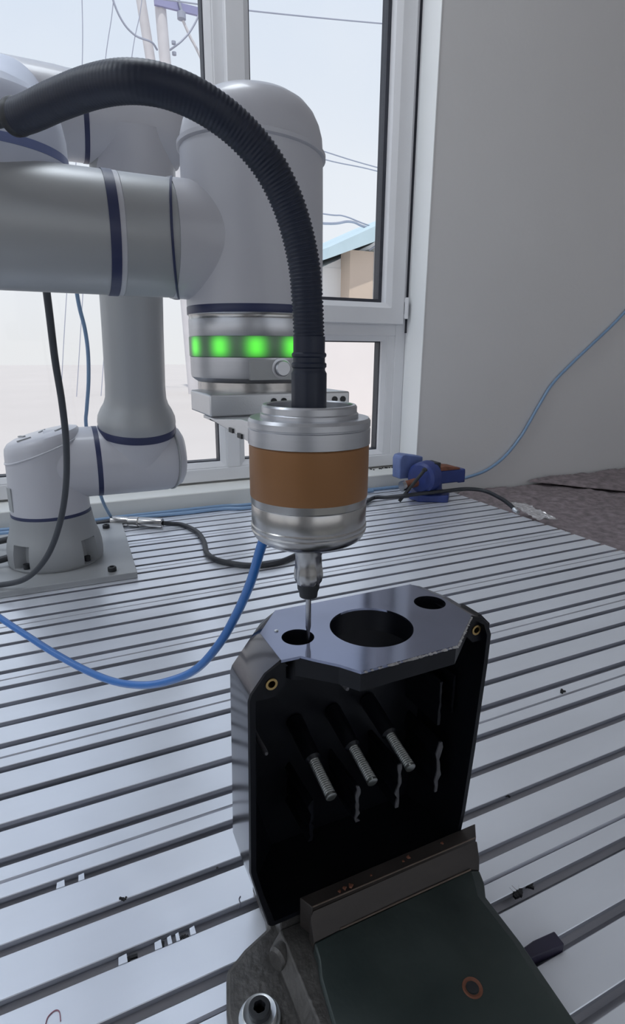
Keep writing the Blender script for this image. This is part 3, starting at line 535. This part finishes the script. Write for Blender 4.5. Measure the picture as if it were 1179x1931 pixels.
# ------------------------------------------------------------------ black moulded housing held in the vise
HB = thing('moulded_housing', (0.170, 0.29, 0.0478), 'glossy black open fronted housing with three holes in its top', 'housing')
ZT = 0.2387; ZB = 0.0478
def outline(ins=0.0, wl=0.0):
    # wl: wall inset, ins: sideways inset of the rear edge
    L = [(0.0950, ZB), (0.0928, 0.0500), (0.0868, 0.0730), (0.0814, 0.098), (0.0825, 0.15), (0.0836, 0.2175), (0.0850, 0.2215), (0.0935, 0.2325), (0.1035, ZT)]
    Rr = [(0.2375, ZT), (0.2460, 0.2360), (0.2530, 0.2300), (0.2566, 0.2215), (0.2562, 0.2), (0.2525, 0.13), (0.2490, 0.079), (0.2455, 0.0530), (0.2420, ZB)]
    c = 0.170; o = []
    for x, z in L: o.append((x+ins+wl if x+ins+wl < c else c, min(max(z, ZB+wl), ZT-wl)))
    for x, z in Rr: o.append((x-ins*0.35-wl, min(max(z, ZB+wl), ZT-wl)))
    return o
YF, YS, YK = 0.2616, 0.2960, 0.3215
def ring(o, y): return [(x, y, z) for x, z in o]
def loft(secs, cap0=False, cap1=False):
    m_ = MB(); N = len(secs[0]); vs = [p for s_ in secs for p in s_]; fs = []
    for k in range(len(secs)-1):
        for i in range(N): fs.append((k*N+i, k*N+(i+1) % N, (k+1)*N+(i+1) % N, (k+1)*N+i))
    if cap0: fs.append(tuple(range(N)))
    if cap1: fs.append(tuple((len(secs)-1)*N+i for i in range(N))[::-1])
    m_.add(vs, fs); return m_
o0 = outline(); i0 = outline(0, 0.0042)
def drop_top(faces_mb, N, secs_top):  # remove strip faces along the flat top so that the top plate with its holes closes it
    k = 8
    faces_mb.f = [f for f in faces_mb.f if not (len(f) == 4 and {i % N for i in f} == {k, k+1})]
    return faces_mb
sh = loft([ring(o0, YF+0.0012), ring(o0, YS), ring(outline(0.0195), YK)], False, True)
sh = drop_top(sh, 18, None)
sh.build('shell', MT['gloss'], HB, smooth=25)
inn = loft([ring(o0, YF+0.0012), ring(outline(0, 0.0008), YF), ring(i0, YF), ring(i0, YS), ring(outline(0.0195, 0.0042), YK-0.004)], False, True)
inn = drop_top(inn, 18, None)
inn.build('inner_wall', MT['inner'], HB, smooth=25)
MB().prism([(0.1034, 0.2616), (0.1034, 0.2962), (0.1230, 0.3216), (0.2306, 0.3216), (0.2376, 0.2962), (0.2376, 0.2620), (0.2040, 0.2345), (0.1383, 0.2330), (0.1310, 0.2440), (0.1150, 0.2612)], ZT-0.0014, ZT+0.0003, 'z', [(0.1225, 0.2821, 0.0099), (0.1700, 0.2758, 0.0262), (0.2246, 0.2896, 0.0108)], 48).build('top_face', MT['topplate'], HB, smooth=30)
MB().lathe([(0.0013, ZT+0.0003), (0.0013, ZT+0.0008), (0.0009, ZT+0.0011), (0, ZT+0.0011)], (0.1133, 0.2944, 0), seg=14).build('rivet', MT['zinc'], HB)
# bores below the holes and the flange below the front lip
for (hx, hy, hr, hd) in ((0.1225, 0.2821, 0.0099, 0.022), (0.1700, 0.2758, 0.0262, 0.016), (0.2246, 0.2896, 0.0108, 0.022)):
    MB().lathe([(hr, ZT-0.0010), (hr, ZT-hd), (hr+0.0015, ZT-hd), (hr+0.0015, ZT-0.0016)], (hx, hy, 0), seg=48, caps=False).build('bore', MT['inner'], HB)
lip = MB()
def strip(p0, p1, th, z0, z1):
    a = Vector((*p0, 0)); b_ = Vector((*p1, 0)); d = (b_-a).normalized(); n_ = Vector((-d.y, d.x, 0))*th
    lip.prism([(a.x, a.y), (b_.x, b_.y), (b_.x+n_.x, b_.y+n_.y), (a.x+n_.x, a.y+n_.y)], z0, z1, 'z')
fl_pts = [(0.1125, 0.2628), (0.1310, 0.2449), (0.1385, 0.2337), (0.2036, 0.2350), (0.2368, 0.2625)]
for a, b_ in zip(fl_pts, fl_pts[1:]): strip(a, b_, 0.0032, ZT-0.0125, ZT-0.0015)
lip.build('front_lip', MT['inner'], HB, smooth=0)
# pale chipped edge along the right part of the lip
ce = MB(); random.seed(3)
pp_ = [(0.1390, 0.2327), (0.2040, 0.2342), (0.2375, 0.2618)]
for a, b_ in zip(pp_, pp_[1:]):
    for k in range(46 if b_[0] < 0.21 else 34):
        t_ = (k+random.random())/(46 if b_[0] < 0.21 else 34)
        x = a[0]+(b_[0]-a[0])*t_; y = a[1]+(b_[1]-a[1])*t_
        if a[0] < 0.14 and t_ < 0.25 and random.random() < 0.6: continue
        r = random.uniform(0.0004, 0.0010)
        ce.lathe([(0, -r), (r*1.6, 0), (0, r)], (x, y-0.0003, ZT-0.0003), seg=5)
ce.build('chipped_edge', MT['chips'], HB, smooth=0)['kind'] = 'stuff'
# brass threaded inserts in their corner bosses
for (ix, iz, q) in ((0.0992, 0.2222, 1), (0.2468, 0.2245, -1)):
    bo = MB(); bo.prism([(ix-q*0.0115, iz-0.009), (ix-q*0.0115, iz+0.0025), (ix-q*0.0030, iz+0.0108), (ix+q*0.0090, iz+0.0108), (ix+q*0.0090, iz-0.002), (ix+q*0.002, iz-0.009)] , 0.2665, 0.285, 'y', [(ix, iz, 0.0034)], 24)
    bo = bo.build('corner_boss', MT['inner'], HB, smooth=30)
    MB().lathe([(0.0036, -0.0010), (0.0036, 0.012), (0.0022, 0.012), (0.0022, -0.0010), (0.0036, -0.0010)], (ix, 0.2668, iz), (0, 1, 0), 24, caps=False).build('brass_insert', MT['brass'], bo, smooth=30)
# ragged resin fins standing in the cavity
def fin(x, z0, z1, y=0.276, amp=0.0011, nm='fin', m='flash', seed=1, wd=0.0013):
    rr = random.Random(seed); n_ = 9; L = []; Rr = []
    for k in range(n_+1):
        z = z0+(z1-z0)*k/n_; o = rr.uniform(-amp, amp); ww = wd*rr.uniform(0.5, 1.5)
        L.append((x+o-ww, z)); Rr.append((x+o+ww, z))
    fo_ = MB().prism(L+Rr[::-1], y+0.0012, 0.3175, 'y').build(nm, MT['inner'], HB, smooth=0)
    if m == 'flash': MB().prism(L+Rr[::-1], y, y+0.0012, 'y').build('fin_edge', MT[m], fo_, smooth=0)
fin(0.1299, 0.0875, 0.120, seed=1, m='inner'); fin(0.1642, 0.0900, 0.1200, seed=2); fin(0.1978, 0.0892, 0.1260, seed=3); fin(0.2320, 0.0901, 0.1330, seed=4, wd=0.0017)
fin(0.2300, 0.1475, 0.1825, seed=5, amp=0.0003, wd=0.0009, m='inner'); fin(0.2440, 0.1519, 0.1821, seed=6, amp=0.0003, wd=0.0008, m='inner', y=0.279)
for (px_, pz_) in ((0.0990, 0.1676), (0.1546, 0.1977)):
    MB().lathe([(0.0, -0.0012), (0.0012, -0.0005), (0.0016, 0.0010), (0.0016, 0.04)], (px_, 0.277, pz_), (0, 1, 0), 12).build('pin', MT['flash'], HB)
# three threaded studs
def stud(tip):
    d = Vector((0.0024, 1.0, 0.2787)).normalized(); L = 0.0275; pr = [(0.0, 0.0), (0.0028, 0.0), (0.0037, 0.0007), (0.0037, 0.0022)]
    h = 0.0026
    while h < L: pr += [(0.0029, h), (0.0037, h+0.0007), (0.0037, h+0.0009)]; h += 0.0015
    pr.append((0.003, L))
    MB().lathe(pr, tip, d, 20).build('threaded_stud', MT['stud'], HB, smooth=50)
    MB().lathe([(0.0036, 0.0), (0.0056, 0.002), (0.0062, 0.034)], Vector(tip)+d*0.0275, d, 24).build('stud_boss', MT['inner'], HB)
for tp in ((0.1350, 0.258, 0.1366), (0.1649, 0.258, 0.1368), (0.1943, 0.258, 0.1374)): stud(tp)

# ------------------------------------------------------------------ machine vise (near, dark)
MV = thing('machine_vise', (0.17, 0.2, 0.0), 'dark oily machine vise with stained jaw gripping the black housing', 'vise')
cbm = MB()
cbm.prism([(0.1040, 0.3000), (0.1000, 0.2840), (0.0800, 0.2765), (0.0655, 0.2680), (0.0588, 0.2450), (0.0570, 0.2050), (0.0600, 0.1700), (0.0975, 0.1600), (0.0975, 0.0600), (0.232, 0.0600), (0.232, 0.3300), (0.1040, 0.3300)], 0.0003, 0.0195, 'z')
cbm.build('base_flange', MT['castiron'], MV, bevel=0.0025)
MB().prism([(0.2290, 0.0), (0.2320, 0.002), (0.2320, 0.0), (0.2290, 0.0)][:0] or [(0.1050, 0.0195), (0.1030, 0.030), (0.1020, 0.0475), (0.2350, 0.0475), (0.2350, 0.0195)], 0.2650, 0.3290, 'y').build('bed', MT['castiron'], MV, bevel=0.001)
MB().prism([(0.0965, 0.0195), (0.0955, 0.0280), (0.1020, 0.0380), (0.2300, 0.0380), (0.2310, 0.0195)], 0.0650, 0.2649, 'y').build('slide_way', MT['castiron'], MV, bevel=0.001)
# fixed jaw behind the housing
MB().prism([(0.3218, 0.0476), (0.3218, 0.0610), (0.3290, 0.0610), (0.3330, 0.0560), (0.3330, 0.0195), (0.3291, 0.0195), (0.3291, 0.0476)], 0.1160, 0.2350, 'x').build('fixed_jaw', MT['iron'], MV, bevel=0.001)
# jaw plate and moving jaw
MB().prism([(0.1145, 0.2614), (0.1190, 0.2520), (0.2510, 0.2510), (0.2590, 0.2614)], 0.0392, 0.0630, 'z').build('jaw_plate', MT['jaw'], MV, bevel=0.0006)
jb = MB()
secs = []
def sec(y, xl0, xl1, xt0, xt1, xr1, zl, zt_, zr):
    # left foot, left facet low, top left, top right, right edge
    return [(xl0, y, 0.0385), (xl1, y, zl), (xt0, y, zt_), (xt1, y, zt_), (xr1, y, zr), (xr1-0.001, y, 0.0385)]
secs = [sec(0.2516, 0.1165, 0.1175, 0.1195, 0.2495, 0.2530, 0.0560, 0.0605, 0.0580),
        sec(0.2455, 0.1160, 0.1165, 0.1250, 0.2440, 0.2510, 0.0520, 0.0520, 0.0490),
        sec(0.2420, 0.1150, 0.1160, 0.1330, 0.2400, 0.2485, 0.0470, 0.0478, 0.0430),
        sec(0.2330, 0.1140, 0.1150, 0.1370, 0.2360, 0.2455, 0.0440, 0.0474, 0.0420),
        sec(0.2240, 0.1110, 0.1120, 0.1400, 0.2310, 0.2390, 0.0420, 0.0472, 0.0420),
        sec(0.1900, 0.1060, 0.1070, 0.1440, 0.2305, 0.2375, 0.0410, 0.0470, 0.0425),
        sec(0.1400, 0.1010, 0.1020, 0.1480, 0.2230, 0.2320, 0.0410, 0.0468, 0.0425),
        sec(0.0900, 0.1010, 0.1020, 0.1500, 0.2150, 0.2260, 0.0410, 0.0460, 0.0425)]
loft(secs[:3], True, True).build('jaw_step', MT['jaw'], MV, smooth=25, bevel=0.0006)
loft(secs[2:], True, True).build('moving_jaw', MT['iron'], MV, smooth=25, bevel=0.0012)
MB().tube(spline([(0.1345, 0.2420, 0.0482), (0.17, 0.2418, 0.0484), (0.21, 0.2416, 0.0484), (0.2395, 0.2414, 0.0482)], 6), 0.0006, 8).build('edge_line', MT['edge'], MV)  # thin brown lines, paler than the jaw, along its edges
MB().tube([(0.1195, 0.2521, 0.0630), (0.2505, 0.2511, 0.0630)], 0.0005, 8).build('edge_line', MT['edge'], MV)
ohr = MB().lathe([(0.0032, 0.0462), (0.0040, 0.0472), (0.0056, 0.0478), (0.0060, 0.0470), (0.0060, 0.0462)], (0.1890, 0.1795, 0), seg=28).build('oil_hole_rim', MT['rust'], MV)
MB().lathe([(0.0033, 0.0466), (0.0033, 0.0474), (0.0, 0.0474)], (0.1890, 0.1795, 0), seg=20).build('oil_hole', MT['dark'], ohr)
MB().lathe([(0.0060, 0.0), (0.0075, 0.002), (0.0075, 0.008), (0.006, 0.010), (0, 0.010)], (0.1030, 0.2560, 0.030), (-0.9, -0.35, 0.1), 24).build('side_boss', MT['castiron'], MV)
MB().cyl((0.1675, 0.0650, 0.030), (0.1675, -0.02, 0.030), 0.009, seg=24).build('spindle_screw', MT['steel'], MV)
random.seed(11)
for k, (x, y) in enumerate(((0.1400, 0.2542), (0.1440, 0.2548), (0.1485, 0.2545), (0.1650, 0.2560), (0.1910, 0.2562), (0.1960, 0.2572), (0.2250, 0.2570))):
    r = (0.0011, 0.0014, 0.0017, 0.0008, 0.0009, 0.0014, 0.0011)[k]
    tag(MB().lathe([(0, 0), (r, r*0.3), (r*0.8, r*0.9), (0, r*1.1)], (x, y, 0.0630), seg=7, fn=lambda a, rr, h: (rr*(1+0.3*math.sin(3*a+k)), h)).build('resin_crumb', MT['rust']), ('leftmost tan crumb on the jaw plate', 'second tan crumb from the left on the jaw plate', 'largest ragged tan crumb on the left half of the jaw plate', 'tiny tan crumb alone near the middle of the jaw plate', 'small tan crumb touching the big round one on the jaw plate', 'round tan crumb right of the middle of the jaw plate', 'rightmost pale crumb near the far end of the jaw plate')[k], 'crumb')
CB = thing('clamp_bolt', (0.0758, 0.2325, 0.0195), 'zinc washers and black socket head bolt holding the vise flange', 'bolt')
MB().lathe([(0.0060, 0.0196), (0.0122, 0.0196), (0.0126, 0.0200), (0.0126, 0.0222), (0.0122, 0.0227), (0.0060, 0.0227)], (0.0758, 0.2325, 0), seg=48).build('washer', MT['zinc'], CB)
MB().lathe([(0.0060, 0.0228), (0.0100, 0.0228), (0.0105, 0.0232), (0.0105, 0.0262), (0.0098, 0.0268), (0.0078, 0.0262)], (0.0758, 0.2325, 0), seg=48).build('spring_washer', MT['zinc'], CB)
MB().lathe([(0.0064, 0.0228), (0.0066, 0.0236), (0.0066, 0.0300), (0.0060, 0.0307), (0.0036, 0.0307), (0.0034, 0.0262), (0.0, 0.0262)], (0.0758, 0.2325, 0), seg=36, fn=lambda a, r, h: (r*(0.9+0.12*abs(math.cos(3*a))) if r < 0.004 else r, h)).build('bolt_head', MT['dark'], CB)
tag(MB().prism([(0.2560, 0.1988), (0.2885, 0.1955), (0.2895, 0.2055), (0.2700, 0.2068), (0.2600, 0.2060)], -0.0028, 0.0060, 'z').build('slot_nut', MT['purple'], bevel=0.001), 'dark purple block sitting in the table slot right of the black vise', 'slot nut')

# ------------------------------------------------------------------ small blue vise by the wall
BV = thing('bench_vise', (0.97, 1.28, 0.0), 'small blue bench vise standing by the wall on the planks', 'vise')
MB().prism([(0.912, 1.300), (0.916, 1.262), (0.975, 1.228), (0.990, 1.226), (1.022, 1.262), (1.030, 1.310), (0.985, 1.345), (0.930, 1.335)], 0.0003, 0.020, 'z').build('swivel_base', MT['visebl'], BV, bevel=0.003)
MB().lathe([(0.031, 0.020), (0.030, 0.030), (0.029, 0.036), (0.029, 0.050)], (0.975, 1.285, 0), seg=32).build('turntable', MT['visebl'], BV)
MB().box(0.945, 1.075, 1.262, 1.305, 0.045, 0.083).build('body', MT['visebl'], BV, bevel=0.004)
MB().lathe([(0.012, -0.030), (0.036, -0.028), (0.043, -0.020), (0.0445, 0.0), (0.0445, 0.018)], (0.942, 1.275, 0.068), (0.70, 0.30, 0), 40).build('moving_jaw', MT['visebl'], BV)
MB().prism([(0.886, 0.058), (0.884, 0.115), (0.889, 0.124), (0.905, 0.127), (0.962, 0.117), (0.962, 0.058)], 1.315, 1.355, 'y').build('fixed_jaw', MT['visepale'], BV, bevel=0.003)
MB().box(0.962, 0.982, 1.258, 1.300, 0.070, 0.1085).build('jaw_plate', MT['dark'], BV, bevel=0.001)
MB().prism([(0.985, 0.083), (0.985, 0.092), (1.000, 0.0955), (1.052, 0.088), (1.056, 0.083)], 1.262, 1.320, 'y').build('anvil', MT['rust'], BV, bevel=0.001)
MB().box(1.055, 1.078, 1.266, 1.300, 0.042, 0.0745).build('rear_block', MT['visebl'], BV, bevel=0.002)
scw = MB().cyl((0.868, 1.268, 0.050), (0.915, 1.275, 0.055), 0.0125).build('screw', MT['rust'], BV)
MB().cyl((0.8605, 1.268, 0.0495), (0.871, 1.268, 0.0505), 0.0145).build('screw_head', MT['steel'], scw)
MB().cyl((0.911, 1.235, 0.098), (0.852, 1.262, 0.010), 0.0046, seg=14).lathe([(0, -0.007), (0.007, -0.003), (0.007, 0.003), (0, 0.007)], (0.911, 1.235, 0.098), seg=14).build('handle', MT['dark'], BV)

# ------------------------------------------------------------------ felt on a bench beyond the table end
BE = thing('side_bench', (1.75, 1.0, FZ), 'low wooden bench under the grey brown felt', 'bench')
MB().box(1.11, 2.5, 0.35, 1.43, -0.145, -0.105).build('bench_top', MT['wood'], BE, bevel=0.003)
for x in (1.14, 2.41):
    for y in (0.38, 1.34): MB().box(x, x+0.06, y, y+0.06, FZ, -0.145).build('leg', MT['wood'], BE)
def felt(name, x0, x1, y0, y1, zb, th, label, seed, nx=150, ny=120, amp=0.012, ex=None):
    g_ = MB(); vs = []; fs = []
    for side in (1, 0):
        for j in range(ny+1):
            for i in range(nx+1):
                u_, v_ = i/nx, j/ny
                xl = x0 + (ex(v_) if ex else 0) + 0.012*mnoise.noise((v_*9, seed, 0)) + 0.004*mnoise.noise((v_*60, seed, 3))
                yf = y0 + 0.02*mnoise.noise((u_*7, seed, 5))
                x = xl+(x1-xl)*u_; y = yf+(y1-yf)*v_
                if side:
                    e_ = min(u_*nx/6, v_*ny/5, (1-u_)*nx/5, 1)
                    z = zb + th*(0.25+0.75*math.sqrt(max(0, e_))) + amp*mnoise.noise((x*5, y*5, seed)) + 0.006*mnoise.noise((x*22, y*22, seed)) + 0.0035*mnoise.noise((x*70, y*70, seed))
                    if (y > 1.427): y = 1.427
                    z = max(z, zb+0.004)
                else: z = zb
                vs.append((x, min(y, 1.427), z))
    N = (nx+1)*(ny+1); I = lambda i, j: j*(nx+1)+i
    for j in range(ny):
        for i in range(nx):
            fs.append((I(i, j), I(i+1, j), I(i+1, j+1), I(i, j+1))); fs.append((I(i, j)+N, I(i, j+1)+N, I(i+1, j+1)+N, I(i+1, j)+N))
    for i in range(nx):
        fs.append((I(i, 0), I(i, 0)+N, I(i+1, 0)+N, I(i+1, 0))); fs.append((I(i, ny), I(i+1, ny), I(i+1, ny)+N, I(i, ny)+N))
    for j in range(ny):
        fs.append((I(0, j), I(0, j+1), I(0, j+1)+N, I(0, j)+N)); fs.append((I(nx, j), I(nx, j)+N, I(nx, j+1)+N, I(nx, j+1)))
    g_.add(vs, fs); tag(g_.build(name, MT['felt'], smooth=70), label, 'felt')
felt('felt_blanket', 1.092, 2.45, 0.36, 1.427, -0.1045, 0.068, 'lower sheet of coarse grey brown felt beside the table end', 2.0, ex=lambda v: 0.06*max(0, v-0.75)*4)
felt('folded_felt', 1.50, 2.44, 0.50, 1.427, -0.0290, 0.010, 'upper folded felt layer against the foot of the grey wall', 8.0, nx=100, ny=90, amp=0.004, ex=lambda v: 0.75*(1-v))
fm = MB(); random.seed(5); vs = []; fs = []; A = [(1.128, 1.135), (1.168, 1.120), (1.075, 0.985), (1.125, 0.965)]
nx, ny = 10, 24
for j in range(ny+1):
    for i in range(nx+1):
        u_, v_ = i/nx, j/ny
        x = (A[0][0]*(1-u_)+A[1][0]*u_)*(1-v_)+(A[2][0]*(1-u_)+A[3][0]*u_)*v_; y = (A[0][1]*(1-u_)+A[1][1]*u_)*(1-v_)+(A[2][1]*(1-u_)+A[3][1]*u_)*v_
        vs.append((x+random.uniform(-.002, .002), y+random.uniform(-.002, .002), 0.004+0.006*abs(mnoise.noise((x*60, y*60, 1)))+random.uniform(0, .003)))
for j in range(ny):
    for i in range(nx): a = j*(nx+1)+i; fs.append((a, a+1, a+nx+2, a+nx+1))
fm.add(vs, fs); fo = fm.build('plastic_film', MT['foil'], smooth=0)
so_ = fo.modifiers.new('thick', 'SOLIDIFY'); so_.thickness = 0.0004
tag(fo, 'strip of shiny crumpled film at the table corner by the felt', 'film')

# ------------------------------------------------------------------ outside
OG = MB().box(-40, 60, -40, 70, -1.3, -1.2); st(OG.build('ground', MT['snow'], smooth=0))
HS = thing('house', (9.6, 16.5, -1.2), 'white house with a pale blue sheet roof seen through the right window', 'house')
MB().box(7.05, 12.5, 14.6, 18.5, -1.2, 2.55).build('wall', MT['house'], HS)
MB().prism([(7.05, 2.55), (12.5, 2.55), (12.5, 3.9), (9.8, 4.0), (8.5, 3.2)], 14.62, 18.4, 'y').build('gable', MT['house'], HS)
MB().box(7.62, 8.33, 14.1, 14.62, -1.2, 2.95).build('porch_block', MT['beige'], HS)
MB().box(8.34, 8.50, 14.08, 14.6, -1.2, 3.05).build('corner_post', MT['house'], HS)
MB().prism([(6.75, 2.62), (6.82, 2.90), (8.6, 3.70), (10.4, 4.5), (12.9, 3.4), (12.9, 3.2), (10.4, 4.2), (8.6, 3.30)], 13.7, 19.0, 'y').build('sheet_roof', MT['roof'], HS)
MB().cyl((8.10, 13.95, 2.95), (8.36, 13.95, 3.12), 0.02, seg=8).build('bracket', MT['wire'], HS)
tag(MB().box(4.6, 30, 12.9, 13.15, -1.2, 1.20).box(4.6, 30, 12.85, 13.2, 1.20, 1.26).build('yard_wall', MT['yard']), 'plain pale pink yard wall in front of the house outside', 'wall')
PO = thing('utility_pole', (5.3, 22, -1.2), 'pale double utility pole with a crossbar outside the left window', 'pole')
MB().cyl((5.27, 22.1, -1.2), (4.72, 22.1, 12.5), 0.24, 0.17, seg=24).build('pole', MT['concrete'], PO)
MB().cyl((5.75, 22.5, -1.2), (4.12, 22.5, 12.4), 0.20, 0.15, seg=24).build('brace_pole', MT['concrete'], PO)
MB().box(4.55, 6.4, 21.85, 21.95, 11.0, 11.22, ).build('crossbar', MT['crossbar'], PO)
for z in (9.75, 10.05): MB().lathe([(0, -0.05), (0.07, -0.04), (0.07, 0.04), (0, 0.05)], (5.08, 21.8, z), seg=12).build('insulator', MT['wire'], PO)
MB().cyl((5.22, 21.8, 11.6), (5.42, 21.8, 10.85), 0.045, seg=10).lathe([(0, -0.16), (0.14, -0.10), (0.14, 0.08), (0, 0.16)], (5.38, 21.8, 10.85), seg=14).build('hanging_insulator', MT['wire'], PO)
def wire(pts, r, label, nm='overhead_wire', n_=8, m='wire'):
    tag(MB().tube(spline(pts, n_), r, 6).build(nm, MT[m]), label, 'wire', 'overhead wires')
wire([(2.399, 21.5, 12.0), (2.25, 21.5, 9.6), (1.95, 21.5, 7.5), (1.0, 21.5, 2.0), (0.5, 21.5, -1.15)], 0.013, 'leftmost faint wire dropping steeply across the left window')
wire([(3.5, 21.5, 12.5), (3.204, 21.5, 10.534), (2.836, 21.5, 8.984), (2.0, 21.5, 5.0), (1.0, 21.5, -1.15)], 0.013, 'faint steep wire second from the left in the left window')
wire([(4.3, 21.5, 12.0), (4.024, 21.5, 10.571), (3.647, 21.5, 9.216), (2.8, 21.5, 5.0), (1.8, 21.5, -1.15)], 0.013, 'faint steep wire just left of the utility pole')
wire([(2.9, 21.5, 12.2), (3.169, 21.5, 10.85), (3.433, 21.5, 10.207), (3.808, 21.5, 9.886), (4.297, 21.5, 9.80), (4.55, 21.9, 9.80)], 0.032, 'curved wire sagging from the upper left to the pole')
wire([(4.95, 21.8, 9.83), (5.1, 21.5, 9.87), (5.315, 21.5, 10.057), (5.60, 21.5, 10.38), (5.924, 21.5, 10.95), (6.3, 21.5, 12.0)], 0.032, 'curved wire rising from the pole to the window mullion')
wire([(5.38, 21.8, 10.8), (5.65, 21.8, 10.3), (5.997, 21.8, 9.744), (7.5, 21.8, 7.0), (9.0, 21.8, 2.5), (10, 21.8, -1.15)], 0.05, 'pale guy wire below the hanging insulator', m='concrete')
wire([(3.0, 16, 8.25), (5.652, 16, 8.523), (9.599, 16, 9.043), (14, 16, 9.7)], 0.018, 'single thin wire near the top of the right window')
wire([(5.0, 16, 6.1), (7.734, 16, 5.73), (9.624, 16, 5.531), (14, 16, 5.2)], 0.016, 'upper of a faint pair of wires in the right window')
wire([(5.0, 16, 5.85), (7.736, 16, 5.536), (9.629, 16, 5.436), (14, 16, 5.0)], 0.016, 'lower of a faint pair of wires in the right window')
wire([(5.0, 15.9, 4.25), (7.753, 15.9, 4.141), (8.4, 15.9, 4.14), (9.604, 15.9, 3.90), (14, 15.9, 3.2)], 0.02, 'thin wire running down to the blue roof')
wire([(5.0, 15.9, 3.85), (7.756, 15.9, 3.90), (8.6, 15.9, 4.02), (9.604, 15.9, 3.88), (14, 15.9, 3.8)], 0.035, 'thick wire just above the blue roof')

for o in list(bpy.data.objects):
    if '_w' in o: del o['_w']
